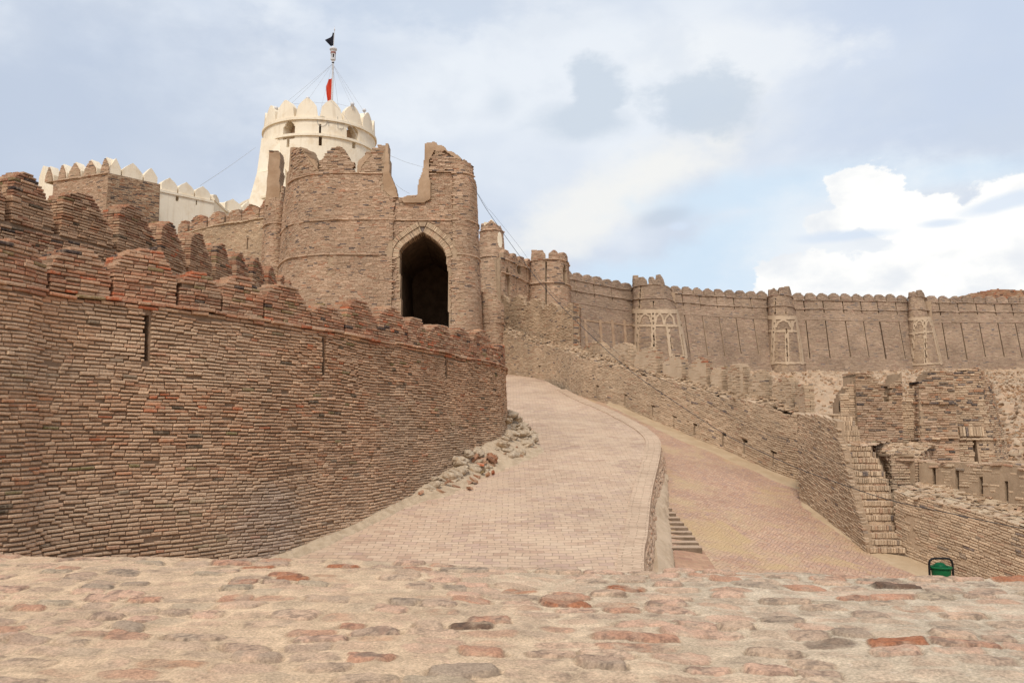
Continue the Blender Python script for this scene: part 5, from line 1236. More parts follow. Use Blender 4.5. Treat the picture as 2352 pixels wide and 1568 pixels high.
def c1_plaster(t, Wl, sl):
    fs = []; 
    for (x0, x1) in ((960, 975), (1078, 1092), (1172, 1188), (1268, 1280)): fs.append((*c(4, x0, 850), *c(4, x1, 1060), 9 * .293))
    fs += [(*c(4, 900, 838), *c(4, 1340, 885), 5 * .293)]
    b2 = Buf()
    def fm(s, tt):
        X, Y = Wl.px(s, tt); return seg_mask(X, Y, fs)
    slab(b2, Wl, 0, Wl.L, 5.5, 11.6, .05, .06, -.02, .05, fm, 0); b2.build('plaster_frame', ['plaster'], t)
curtain('stretch of long brick curtain wall between the broad round tower and the nearest bastion', [(1300, 660, 69.6), (1312, 660, 70.4), (1380, 665, 73), (1456, 670, 76)], 4.5, 13, 12, 1.28, 600, batter=.14, slot_p=2.3, lower=False, plaster=c1_plaster)
bastion('widest bastion of the long wall with arched plaster frame and five broken battlements', [(1452, 680, 76.6), (1456, 680, 75.0), (1476, 680, 74.2), (1500, 680, 74.0), (1524, 680, 74.4), (1538, 680, 75.4), (1543, 680, 77)], 13.2, 640, .15, .12,
        [(1292, 1354, 515, 575), (1360, 1450, 500, 572), (1466, 1524, 495, 572), (1538, 1560, 525, 640), (1563, 1610, 497, 640)],
        ([(1340, 775, 1675, 775, 16), (1375, 780, 1368, 1100, 16), (1495, 780, 1500, 1100, 18), (1605, 890, 1632, 1120, 14), (1690, 800, 1745, 1130, 16), (1340, 885, 1690, 888, 9)] + arcseg(1390, 1480, 860, 790, 7) + arcseg(1512, 1575, 870, 790, 7) + arcseg(1580, 1660, 880, 790, 7),
         [(1378, y, 1378, y + 8, 5) for y in (795, 830, 865, 905)] + [(1495, y, 1495, y + 8, 6) for y in (790, 828, 862, 905)] + [(1371, 955, 1366, 1090, 4), (1500, 950, 1503, 1060, 6), (1628, 985, 1640, 1100, 4), (1712, 960, 1740, 1120, 4), (1705, 835, 1706, 842, 5), (1710, 880, 1711, 890, 5), (1615, 900, 1616, 910, 4), (1620, 940, 1621, 950, 4)]),
        (13.2, 12.0), [(1397, 580, 1384, 750, 5), (1497, 690, 1497, 750, 5)])
curtain('stretch of long brick curtain wall between the two arched-frame bastions in the middle', [(1541, 670, 77.2), (1600, 672, 78.2), (1663, 678, 79.3), (1768, 684, 80.8)], 4.5, 13, 12, 1.17, 660)
bastion('middle bastion of the long wall, tapering, with a plaster frame of two tall panels', [(1764, 690, 81), (1766, 690, 79.8), (1778, 690, 79.1), (1797, 690, 79.0), (1812, 690, 79.5), (1819, 690, 80.4), (1821, 690, 81.6)], 13.15, 700, .10, .065,
        [(290, 352, 318, 350), (360, 425, 302, 350), (433, 508, 294, 345), (512, 540, 305, 350)],
        ([(356, 530, 578, 530, 14), (395, 545, 380, 885, 14), (491, 640, 496, 885, 15), (572, 545, 612, 885, 13), (358, 634, 592, 636, 8), (370, 884, 640, 884, 8), (530, 560, 530, 630, 8)] + arcseg(410, 520, 600, 545, 8) + arcseg(535, 575, 600, 552, 6),
         [(397, 572, 396, 590, 4), (392, 612, 392, 620, 4), (390, 640, 390, 652, 4), (387, 690, 376, 870, 3.5), (489, 622, 489, 652, 6), (491, 690, 496, 868, 5), (588, 700, 606, 870, 3.5)]),
        (13.15, 12.1), [(405, 380, 400, 500, 5), (486, 460, 488, 500, 4)], 5)
curtain('stretch of long brick curtain wall between the middle bastion and the narrow bastion', [(1818, 680, 81.3), (1900, 684, 81.4), (2000, 686, 82), (2090, 687, 82.7)], 4.5, 13, 12, 1.19, 720)
bastion('narrow bastion of the long wall near the right edge with three low battlements', [(2086, 690, 82.9), (2087, 690, 82.0), (2094, 690, 81.5), (2108, 690, 81.3), (2121, 690, 81.6), (2128, 690, 82.4), (2130, 690, 83.4)], 13.4, 760, .12, .075,
        [(1433, 1462, 330, 370), (1470, 1515, 320, 362), (1524, 1576, 312, 362)],
        ([(1460, 540, 1635, 535, 13), (1498, 545, 1474, 900, 9), (1571, 545, 1580, 890, 12), (1620, 545, 1700, 890, 10), (1460, 655, 1655, 637, 7), (1470, 900, 1715, 884, 6)] + arcseg(1505, 1560, 590, 548, 6) + arcseg(1582, 1618, 590, 550, 5),
         [(1498, 560, 1498, 566, 4), (1494, 592, 1494, 600, 4), (1491, 628, 1491, 636, 4), (1570, 566, 1570, 580, 4), (1571, 614, 1571, 624, 4), (1572, 650, 1572, 664, 4), (1577, 698, 1581, 880, 5), (1487, 670, 1476, 880, 3), (1618, 560, 1620, 568, 3), (1632, 600, 1633, 610, 3), (1655, 690, 1695, 870, 3)]),
        (13.4, 12.1), [(1575, 390, 1605, 510, 5)], 5)
curtain('stretch of long brick curtain wall running out of the frame at the right edge', [(2127, 690, 83), (2240, 690, 83.2), (2352, 690, 83.5), (2520, 690, 84.5)], 4.5, 13, 12, 1.22, 800)
bf = Buf(); P_ = [at(*c(5, x, y), 95) for x, y in ((1850, 360), (2020, 325), (2140, 305), (2500, 318))]
Pth = Path([(p[0], p[1]) for p in P_], smooth=False); Wd = Wall(Pth, 0, 0); _, _, tf = topfn(Wd, [c(5, x, y) for x, y in ((1850, 362), (2020, 325), (2140, 305), (2352, 312), (2500, 318))])
slab(bf, Wd, 0, Pth.L, 8, 18, .3, .1, -1, 0, lambda s, tt: tt < tf(s) - .05); bricks(bf, Wd, 0, Pth.L, 12, 18, L=.3, H=.1, gap=.02, depth=.1, proud=.02, pal='red', top=tf, jit=.012)
tag(bf.build('rear_building', ['brickfar', 'mortar']), 'low red brick building end just showing above the long wall at the right', 'building')

# ------------------------------------------------------------------ brick bastion with white battlements, upper left
qz = at(*c(1, 850, 257), 55)[2]
qa = on_z(*c(1, 420, 322), qz); qb = on_z(*c(1, 850, 257), qz); qc = on_z(*c(1, 1257, 347), qz)
Q1 = Path([(qa[0], qa[1]), (qb[0], qb[1])], smooth=False); Q2 = Path([(qb[0], qb[1]), (qc[0], qc[1])], smooth=False)
WQa = Wall(Q1, .02, qz); WQb = Wall(Q2, .02, qz)
t = thing('square_bastion', 'square brick bastion topped with white pointed battlements at upper left', 'bastion', (qb[0], qb[1] + 1.5, 6))
far_wall(t, WQa, 0, Q1.L, 8, qz, 'gate', .26, .08, (), (qz - .03,), seed=900, mats=('brick', 'mortar')); far_wall(t, WQb, 0, Q2.L, 8, qz, 'jumble', .26, .08, seed=902, mats=('brick', 'mortardk'))  # right face: shade put into the colour by darker bricks and mortar
def pmerlon(t, Wl, a, b, tb, h, th=.5, m='white', off=0.0, sh=.42, name='merlon', base=0.0):
    """plastered pointed battlement with a bevelled crown"""
    mid = (a + b) / 2; w = b - a
    us = np.array([0, 0, .04, .18, .36, .5, .64, .82, .96, 1, 1]); vs_ = np.array([0, sh, sh + .06, sh + .24, .87, 1, .87, sh + .24, sh + .06, sh, 0])
    n = len(us); V = []
    for o in (off, off - th):
        V += [Wl.pt(a + w * u_, tb + h * v_, o) for u_, v_ in zip(us, vs_)]
        V += [Wl.pt(a + w * u_, tb + base, o) for u_ in us]
    V = np.array(V); Fq = []
    for i in range(n - 1):
        Fq.append([n + i, n + i + 1, i + 1, i]); Fq.append([3 * n + i + 1, 3 * n + i, 2 * n + i, 2 * n + i + 1]); Fq.append([i, i + 1, 2 * n + i + 1, 2 * n + i])
    return mesh_obj(name, V, Fq, [m], t)
def mpair(Wl, cr, xa, xb, yb, yt):
    a = Wl.hit(*c(cr, xa, yb))[0]; b = Wl.hit(*c(cr, xb, yb))[0]; return a, b
for i, (xa, xb, yt) in enumerate([(345, 400, 215), (452, 508, 200), (535, 622, 180), (655, 745, 150), (785, 856, 130)]):
    Wl = WQa; px = c(1, xa, 300)
    k = (c(1, xa, 0)[0] - c(1, 420, 0)[0]) / (c(1, 850, 0)[0] - c(1, 420, 0)[0]) * Q1.L; k2 = (c(1, xb, 0)[0] - c(1, 420, 0)[0]) / (c(1, 850, 0)[0] - c(1, 420, 0)[0]) * Q1.L
    if i == 0: k += .0
    hh = 1.15; tb = qz
    PE = Path([(2 * qa[0] - qb[0], 2 * qa[1] - qb[1]), (qb[0], qb[1])], smooth=False); WE2 = Wall(PE, 0, 0); k += Q1.L; k2 = min(k2 + Q1.L, PE.L - .03)
    pm = pmerlon(t, WE2, k, k2 + .08, tb, hh, .62, off=-.1)
    tf = lambda s, k=k, k2=k2: np.interp(s, [k, k + .05, (k + k2) / 2, k2, k2 + .05], [tb, tb + hh * .42, tb + hh * .97, tb + hh * .42, tb])
    merlon(t, WE2, k, k2 + .05, tb, tf, .09, .24, .08, 'gate', 1, 0, ('brick', 'mortar'), seed=910 + i, core_in=.01, name='battlement_face')
for i, (xa, xb, yt) in enumerate([(860, 950, 150), (955, 1122, 155), (1128, 1240, 200)]):
    a = WQb.hit(*c(1, xa, 280))[0]; b = WQb.hit(*c(1, xb, 300))[0]; pmerlon(t, WQb, a + .05, b - .02, qz, 1.12 - .05 * i, .5, off=-.05)
b2 = Buf(); box(b2, qb[0] - 3.5, qb[0] + 1.2, qb[1] + 2.4, qb[1] + 6, 6, qz - .5); b2.build('bastion_core', ['mortar'], t)

# white fort wall
za = at(*c(1, 1265, 402), 60)[2]
wa = on_z(*c(1, 1245, 398), za); wb = on_z(*c(1, 1676, 490), za)
W5P = Path([(wa[0] - .6, wa[1] - .6), (wb[0], wb[1])], smooth=False); W5 = Wall(W5P, .02, za)
t = thing('limewashed_wall', 'cream limewashed fort wall with big pointed battlements beside the square bastion', 'wall', (wa[0] + 1, wa[1] + 1, 6))
slw = [(W5.hit(*c(1, x, y))[0], W5.hit(*c(1, x, y + 22))[1], W5.hit(*c(1, x, y - 18))[1], .07) for x, y in ((1390, 460), (1538, 492))]
def wmask(s, tt):
    o = np.ones(np.shape(s), bool)
    for (sx, a, b, w) in slw: o &= ~((abs(s - sx) < w) & (tt > a) & (tt < b))
    return o
bf = Buf(); slab(bf, W5, 0, W5P.L, 8, za, .12, .12, -1, 0, wmask, 0); bf.build('wall_face', ['white'], t)
bf = Buf(); slab(bf, W5, 0, W5P.L, za - .06, za + .12, 1, 1, -1, .07, None, 0); bf.build('string_course', ['white'], t)
for i, (xa, xb, yt, yb) in enumerate([(1267, 1394, 293, 400), (1400, 1525, 328, 425), (1530, 1652, 360, 465)]):
    a = W5.hit(*c(1, xa, yb))[0]; b = W5.hit(*c(1, xb, yb))[0]; s_, tt_ = W5.hit(*c(1, (xa + xb) / 2, yt)); pmerlon(t, W5, a + .02, b - .02, za + .12, tt_ - za - .12, .8, off=-.05, sh=.5)
W6P = Path([(wb[0], wb[1]), P2(520, 480, 66.5), P2(600, 480, 68.5)], smooth=False); W6 = Wall(W6P, .02, za)
z6 = W6.hit(*c(1, 1850, 575))[1]
t = thing('limewashed_return_wall', 'lower cream limewashed wall stepping down towards the white tower', 'wall', (*P2(540, 500, 67), 6))
bf = Buf(); slab(bf, W6, 0, W6P.L, 8, z6, .3, .3, -1, 0, None, 0); bf.build('wall_face', ['white'], t)
bf = Buf(); slab(bf, W6, 0, W6P.L, z6 - .06, z6 + .1, 1, 1, -1, .06, None, 0); bf.build('string_course', ['white'], t)
for i, (xa, xb, yt) in enumerate([(1660, 1724, 420), (1685, 1762, 490), (1768, 1896, 460), (1900, 1990, 480)]):
    a = W6.hit(*c(1, xa, 560))[0]; b = W6.hit(*c(1, xb, 560))[0]; tt_ = W6.hit(*c(1, (xa + xb) / 2, yt))[1]; pmerlon(t, W6, a + .02, b - .02, z6 + .1, tt_ - z6 - .1, .8, off=-.05, sh=.5)
# a little more white wall left of the square bastion
t = thing('limewashed_end_wall', 'sliver of cream limewashed battlement left of the square brick bastion', 'wall', (*P2(100, 430, 59), 6))
W7P = Path([P2(40, 430, 61), P2(128, 430, 58.6)], smooth=False); W7 = Wall(W7P, 0, 0); z7 = W7.hit(*c(1, 380, 345))[1]
bf = Buf(); slab(bf, W7, 0, W7P.L, 8, z7, .5, .5, -1, 0, None, 0); bf.build('wall_face', ['white'], t)
a = W7.hit(*c(1, 300, 300))[0]; pmerlon(t, W7, a, a + .9, z7, 1.5, .7, off=-.05)

# ------------------------------------------------------------------ great white tower
tcx, tcy = P2(735.7, 300, 76)
z_s1 = at(735.7, c(2, 0, 778)[1], 71.2)[2]; z_s2 = at(735.7, c(2, 0, 906)[1], 71.2)[2]
rr = (c(2, 1172, 0)[0] - c(2, 322, 0)[0]) / 2 / F * 76 * 1.035
WC = Path(circle(tcx, tcy, rr, 48), closed=True, step=.08); WW = Wall(WC, .055, z_s1)
t = thing('white_round_tower', 'huge cream limewashed round tower with pointed battlements rising behind the gatehouse', 'tower', (tcx, tcy, 8))
win = [(c(2, 501, 858), .62, 1.75, 1), (c(2, 1000, 880), .62, 1.75, 1), (c(2, 745, 865), .13, 1.2, 0)]; slw = [c(2, 496, 945), c(2, 744, 938), c(2, 1010, 960)]
wh = [(WW.hit(*p), w, h, k) for p, w, h, k in win] + [(WW.hit(*p), .14, 1.15, 0) for p in slw]
def wm(s, tt):
    o = np.ones(np.shape(s), bool)
    for ((s_, tt_), w, h, k) in wh:
        q = np.clip((tt - (tt_ + h * .12)) / (h * .38), 0, 1) if k else 0; o &= ~((abs(s - s_) < w * (1 - .95 * q)) & (tt > tt_ - h / 2) & (tt < tt_ + h / 2))
    return o
bf = Buf(); slab(bf, WW, 0, WC.L, 9, z_s1 + .25, .09, .09, -1.0, 0, wm, 0); bf.build('tower_wall', ['white'], t, smooth=False)
bf = Buf(); lathe(bf, [(rr - .6, 9), (rr - .9, z_s1 - .2), (.01, z_s1 - .2)], tcx, tcy, 40); bf.build('tower_core', ['plaster'], t)
for z in (z_s1, z_s2):
    bf = Buf(); slab(bf, WW, 0, WC.L, z - .12, z + .1, .3, .11, -.3, .16, None, 0); bf.build('string_course', ['white'], t)
nM = 15; s_c = WW.hit(c(2, 833, 0)[0], c(2, 0, 760)[1])[0]; pit = WC.L / nM
for k in range(nM):
    s_ = (s_c + (k - 7) * pit); a, b = s_ - pit * .46, s_ + pit * .46
    # curved prism
    us = np.linspace(0, 1, 15); prof = np.interp(us, [0, .015, .05, .2, .38, .5, .62, .8, .95, .985, 1], [.0, .40, .50, .74, .94, 1.0, .94, .74, .50, .40, .0])
    V = []; hM = 1.62
    def wp(s, tt, o): return WW.pt(np.mod(s, WC.L), tt, o)
    for o in (0.02, -.75):
        V.append(wp(a + (b - a) * us, z_s1 + .24 + hM * prof, o)); V.append(wp(a + (b - a) * us, np.full(15, z_s1 + .1), o))
    V = np.vstack(V); Fq = []
    for i in range(14): Fq += [[15 + i, 16 + i, i + 1, i], [46 + i, 45 + i, 30 + i, 31 + i], [i, i + 1, 31 + i, 30 + i]]
    mesh_obj('merlon', V, Fq, ['white'], t)
# pier on its left and the wider lower drum
bf = Buf(); f_ = [at(*c(2, *p), 70.8) for p in ((287, 928), (432, 938), (330, 1185), (250, 1200), (215, 1400), (340, 1400))]
b_top = at(*c(2, 287, 928), 74); 
def hexa(buf, A, m=0): buf.add(np.array(A), [[0, 1, 2, 3], [7, 6, 5, 4], [0, 4, 5, 1], [1, 5, 6, 2], [2, 6, 7, 3], [3, 7, 4, 0]], m)
F1 = [at(*c(2, 250, 1200), 70.6), at(*c(2, 440, 1160), 70.9), at(*c(2, 432, 938), 71.6), at(*c(2, 287, 926), 71.3)]
bk = [p + np.array([-.0, 5, .0]) for p in F1]; bk[0] = bk[0] + np.array([-1.6, 0, 0]); bk[3] = bk[3] + np.array([-1.2, 0, 0])
hexa(bf, F1 + bk); 
F2 = [at(*c(2, 170, 1480), 69.6), at(*c(2, 480, 1480), 69.6), at(*c(2, 470, 1165), 70.3), at(*c(2, 250, 1199), 70.3)]; bk = [p + np.array([0, 5, 0]) for p in F2]; bk[0] += np.array([-.9, 0, 0]); bk[3] += np.array([-1.0, 0, 0])
hexa(bf, F2 + bk); bf.build('buttress', ['white'], t)
rD = rr + 1.95; zD = at(*c(2, 235, 1395), 70)[2]; DC = Path(circle(tcx, tcy, rD, 48), closed=True); WD = Wall(DC, .06, zD)
dn = WD.hit(*c(2, 271, 1440))
bf = Buf(); slab(bf, WD, 0, DC.L, 8, zD, .1, .1, -1, 0, lambda s, tt: ~((abs(s - dn[0]) < .33 * (1 - .95 * np.clip((tt - dn[1] - .2) / .9, 0, 1))) & (abs(tt - dn[1]) < 1.1)), 0)
lathe(bf, [(rD - .02, zD), (rr + .2, zD + .9)], tcx, tcy, 64); bf.build('lower_drum', ['white'], t)
bf = Buf(); slab(bf, WD, 0, DC.L, zD - .1, zD + .1, .3, .1, -.3, .14, None, 0); bf.build('string_course', ['white'], t)
bf = Buf(); lathe(bf, [(rD - .4, 8), (rD - .5, zD - .1)], tcx, tcy, 40); bf.build('drum_core', ['plaster'], t)
# mast with flags
def pm(x, y): return (717.8 + x * .1172, 57.4 + y * .1172)
YM = 75.0
t = thing('flag_mast', 'slender silver flag mast on the white tower with minaret-shaped head, guyed by thin wires', 'mast', at(*pm(378, 1640), YM))
mb = at(*pm(378, 1700), YM); mt = at(*pm(402, 760), YM); mh = at(*pm(428, 130), YM); mf = at(*pm(433, 30), YM)
bf = Buf(); tube(bf, np.linspace(mb, mt, 8), .085, 8); bf.build('pole', ['silver'], t)
bf = Buf(); tube(bf, np.linspace(at(*pm(412, 440), YM), mh, 8), .03, 6); bf.build('top_pole', ['silver'], t)
sp_ = YM / F * .1172
hz_ = lambda y: at(*pm(400, y), YM)[2]; hx_ = at(*pm(405, 600), YM)[0]
bf = Buf(); lathe(bf, [(w * sp_, hz_(y)) for w, y in ((0.5, 415), (12, 425), (30, 445), (70, 460), (78, 480), (74, 495), (60, 505), (48, 540), (46, 545))], hx_, YM, 12); bf.build('dome', ['silver'], t)
bf = Buf(); lathe(bf, [(w * sp_, hz_(y)) for w, y in ((56, 540), (57, 560), (50, 572))], hx_, YM, 12); bf.build('cornice', ['pink'], t)
bf = Buf()
for k in range(6):
    a = k * math.pi / 3 + .3; x, y = hx_ + math.cos(a) * 44 * sp_, YM + math.sin(a) * 44 * sp_; tube(bf, np.array([(x, y, hz_(570)), (x, y, hz_(625)), (x, y, hz_(690))]), 8 * sp_, 6)
lathe(bf, [(52 * sp_, hz_(570)), (48 * sp_, hz_(585)), (.01, hz_(585))], hx_, YM, 6); lathe(bf, [(.01, hz_(655)), (48 * sp_, hz_(655)), (46 * sp_, hz_(690)), (26 * sp_, hz_(712)), (24 * sp_, hz_(740)), (.01, hz_(740))], hx_, YM, 12); bf.build('lantern', ['silver'], t)
bf = Buf(); lathe(bf, [(24 * sp_, hz_(580)), (22 * sp_, hz_(660))], hx_, YM, 8); bf.build('lantern_core', ['black'], t); bf = Buf(); lathe(bf, [(28 * sp_, hz_(738)), (22 * sp_, hz_(755))], hx_, YM, 8); bf.build('collar', ['black'], t)
bf = Buf(); fx_ = mf[0]; lathe(bf, [(1.5 * sp_, at(*pm(433, 30), YM)[2]), (3 * sp_, at(*pm(433, 55), YM)[2]), (14 * sp_, at(*pm(433, 92), YM)[2]), (10 * sp_, at(*pm(433, 112), YM)[2]), (3 * sp_, at(*pm(433, 135), YM)[2])], fx_, YM, 8); bf.build('finial', ['silver'], t)
def flag(t, name, hoist, fly, mat, amp):
    h = np.array([at(*pm(*p), YM) for p in hoist]); f = np.array([at(*pm(*p), YM) for p in fly])
    n = 24; k = np.linspace(0, len(h) - 1, n); hh = np.stack([np.interp(k, range(len(h)), h[:, i]) for i in range(3)], 1); ff = np.stack([np.interp(k, range(len(f)), f[:, i]) for i in range(3)], 1)
    v = np.linspace(0, 1, 16)[None, :, None]; G = hh[:, None] * (1 - v) + ff[:, None] * v
    G[..., 1] += amp * np.sin(v[..., 0] * 7 + np.linspace(0, 3, n)[:, None]) * v[..., 0]
    G2 = G.copy(); G2[..., 1] += .012
    V1, F1_ = grid(G[..., 0], G[..., 1], G[..., 2]); V2_, F2_ = grid(G2[..., 0], G2[..., 1], G2[..., 2])
    return mesh_obj(name, np.vstack([V1, V2_]), np.vstack([F1_, F2_[:, ::-1] + len(V1)]), [mat], t, smooth=True)
tag(flag(None, 'flag', [(423, 150), (422, 215), (420, 300), (414, 410)], [(392, 165), (368, 222), (238, 292), (345, 412)], 'black', .12), 'black flag curling to the left at the top of the mast', 'flag')
tag(flag(None, 'flag', [(382, 1042), (380, 1200), (378, 1350), (372, 1490), (340, 1540)], [(300, 1090), (254, 1200), (268, 1350), (290, 1480), (306, 1525)], 'red', .15), 'limp red flag hanging low on the mast above the white tower', 'flag')
def wire(pts, r, mat, parent=None, name='cable', n=14, sag=0):
    P = np.array(pts); k = np.linspace(0, len(P) - 1, n * (len(P) - 1)); Q = np.stack([np.interp(k, range(len(P)), P[:, i]) for i in range(3)], 1)
    if sag: Q[:, 2] -= sag * np.sin(np.linspace(0, math.pi, len(Q)))
    bf = Buf(); tube(bf, Q, r, 5); return bf.build(name, [mat], parent)
top_w = at(*pm(395, 765), YM); ztm = z_s1 + 1.9
for (x, y, Y) in [(472, 655, 74), (512, 665, 79), (648, 632, 70.8), (735, 755, 70.9), (887, 668, 79), (990, 665, 74), (1022, 672, 74), (1092, 722, 76), (830, 640, 71)]:
    wire([top_w, at(*c(2, x, y), Y)], .008, 'wire', t, 'guy_wire', 4)
bf = Buf(); lp = [at(*c(2, x, y), 76) for x, y in ((512, 660), (600, 655), (660, 640), (740, 652), (800, 650), (900, 662), (985, 682))]
tag(wire(lp, .010, 'wire', None, 'string_lights', 6, 0), 'drooping string of small bulbs between the battlements of the white tower', 'lights')
for x, y in ((473, 650), (648, 622), (400, 698), (998, 668), (1092, 716)):
    p = at(*c(2, x, y), 72.5); bf = Buf(); lathe(bf, [(.02, p[2] - .35), (.05, p[2] - .1), (.16, p[2]), (.18, p[2] + .1), (.12, p[2] + .22), (.01, p[2] + .25)], p[0], p[1], 10)
    tag(bf.build('floodlight', ['silver']), 'tiny floodlight perched on a battlement tip of the white tower', 'lamp', 'floodlights on the white tower')
# wiring ornament on the tower face
bf = Buf(); 
def onT(x, y): s_, tt_ = WW.hit(*c(2, x, y)); return WW.pt(s_, tt_, .05)
def line(pts, r=.018): tube(bf, np.array([onT(*p) for p in pts]), r, 4)
line([(762 + 38 * math.cos(a), 797 + 38 * math.sin(a)) for a in np.linspace(0, 6.28, 20)]); line([(733, 768), (765, 790), (740, 785)]); line([(800, 805), (935, 822), (940, 795)]); line([(882, 760), (884, 850), (926, 855), (925, 840)]); line([(812, 810), (812, 835)]); line([(907, 850), (907, 870)])
tag(bf.build('wire_ornament', ['wire']), 'bent wire light ornament fixed to the upper face of the white tower', 'ornament')

# ------------------------------------------------------------------ cables crossing to the right
def long_cable(pxs, Ys, r, lbl, mat='cable'):
    P = [at(p[0], p[1], Y) for p, Y in zip(pxs, Ys)]; Pp = np.array(P)
    tt_ = np.linspace(0, len(P) - 1, 90); i = np.clip(tt_.astype(int), 0, len(P) - 2); f = tt_ - i
    Q = []
    for a, b in zip(i, f):
        p0, p1, p2, p3 = Pp[max(a - 1, 0)], Pp[a], Pp[a + 1], Pp[min(a + 2, len(Pp) - 1)]
        Q.append(.5 * ((2 * p1) + (-p0 + p2) * b + (2 * p0 - 5 * p1 + 4 * p2 - p3) * b**2 + (-p0 + 3 * p1 - 3 * p2 + p3) * b**3))
    bf = Buf(); tube(bf, np.array(Q), np.linspace(r * 1.6, r, 90), 6); tag(bf.build('cable', [mat]), lbl, 'cable')
pxs = [c(2, 1912, 1232), c(2, 1985, 1372), c(4, 205, 0), c(4, 440, 330), c(4, 600, 540), c(4, 800, 760), c(4, 1100, 1050), c(4, 1330, 1250), c(4, 1600, 1440), c(6, 0, 360), c(6, 300, 505), c(6, 600, 640), c(6, 950, 765), c(6, 1300, 880), c(6, 1800, 990), c(6, 2352, 1105), c(6, 3000, 1220)]
Ys_ = np.interp([p[0] for p in pxs], [1077, 1125, 1191, 1238, 1296, 1384, 1452, 1531, 1663, 1751, 1838, 1941, 2043, 2190, 2352, 2541], [44.6, 43.5, 41.5, 38.5, 36, 33, 31, 29, 26, 24, 21.5, 19.3, 17.8, 16.3, 15, 13.5])
long_cable(pxs, Ys_, .0075, 'thick black cable drooping from the gatehouse to the lower right edge')
pxs = [c(2, 1985, 1365), c(2, 2060, 1480), c(4, 230, 0), c(4, 470, 300), c(4, 640, 560), c(4, 1000, 900), c(4, 1330, 1190), c(4, 1700, 1370), c(6, 0, 190), c(6, 300, 345), c(6, 600, 480), c(6, 950, 610), c(6, 1300, 740), c(6, 1800, 880), c(6, 2352, 1025), c(6, 3000, 1170)]
Ys_ = np.interp([p[0] for p in pxs], [1077, 1125, 1191, 1238, 1296, 1384, 1452, 1531, 1663, 1751, 1838, 1941, 2043, 2190, 2352, 2541], [44.6, 43.5, 41.5, 38.5, 36, 33, 31, 29, 26, 24, 21.5, 19.3, 17.8, 16.3, 15, 13.5]) + .3
long_cable(pxs, Ys_, .0035, 'thinner dark wire running above the thick cable')
long_cable([c(1, 1570, 358), c(1, 1800, 205), c(1, 2005, 58)], [64, 68, 72], .009, 'thin grey wire slanting up from the limewashed wall to the white tower', 'wire')
long_cable([c(2, 830, 640), c(2, 950, 770), c(2, 1110, 1045), ], [71, 70.4, 66], .007, 'thin wire running down the right side of the white tower', 'wire')
long_cable([c(2, 1290, 1062), c(2, 1420, 1115), c(2, 1552, 1153)], [60, 58, 56], .008, 'thin pale wire across the gap in the gatehouse battlements', 'wire')
long_cable([c(2, 1340, 1290), c(2, 1390, 1330), c(2, 1447, 1362)], [52, 51, 50], .007, 'short wire in the bottom of the gatehouse gap', 'wire')

# ------------------------------------------------------------------ green bin
bx, bY = at(2161, 1300, 17.6)[0], 17.6; zg = zlow(bx, bY); sc_ = 17.6 / F
def zb_(y): return at(*c(6, 1700, y), bY)[2]
def xb_(x): return at(*c(6, x, 1400), bY)[0]
t = thing('litter_bin', 'green plastic litter bin hung in a black hooped steel frame', 'bin', (bx, bY, zg))
bf = Buf(); x0, x1, zt_ = xb_(1609), xb_(1793), zb_(1337)
arc = [(x0, bY, zg), (x0, bY, zt_ - .12), (x0 + .015, bY, zt_ - .05), (x0 + .06, bY, zt_ - .01), (x0 + .12, bY, zt_), (x1 - .12, bY, zt_), (x1 - .06, bY, zt_ - .01), (x1 - .015, bY, zt_ - .05), (x1, bY, zt_ - .12), (x1, bY, zg)]
P = np.array(arc); k = np.linspace(0, 9, 60); tube(bf, np.stack([np.interp(k, range(10), P[:, i]) for i in range(3)], 1), .022, 10)
tube(bf, np.array([(x0, bY, zg + .25), (bx, bY, zg + .25), (x1, bY, zg + .25)]), .015, 8)
bf.build('frame', ['metaldk'], t, smooth=True)
zr = zb_(1402); rb = (xb_(1778) - xb_(1622)) / 2; cxb = (xb_(1778) + xb_(1622)) / 2
bf = Buf(); lathe(bf, [(.01, zg + .22), (rb * .72, zg + .22), (rb * .93, zr - .06), (rb * .94, zr - .02), (rb * .86, zr - .04), (rb * .66, zg + .26)], cxb, bY, 32); bf.build('bucket', ['green'], t, smooth=True)
bf = Buf(); lathe(bf, [(rb * .92, zr - .035), (rb * 1.05, zr - .03), (rb * 1.06, zr), (rb * .99, zr + .012), (rb * .86, zr + .004), (rb * .84, zr - .03)], cxb, bY, 32); bf.build('rim', ['green'], t, smooth=True)
a = np.linspace(0, math.pi / 2, 8); bf = Buf(); lathe(bf, [(rb * .64 * math.cos(q) + .002, zr - .02 + (zb_(1368) - zr + .02) * math.sin(q)) for q in a], cxb, bY + .03, 32); bf.build('lid', ['greendk'], t, smooth=True)
for xx, sgn in ((x0, 1), (x1, -1)):
    bf = Buf(); tube(bf, np.array([(xx, bY, zr - .05), (xx + sgn * .02, bY, zr - .05), (cxb - sgn * rb * .93, bY, zr - .05)]), .014, 8); bf.build('hinge', ['metaldk'], t)

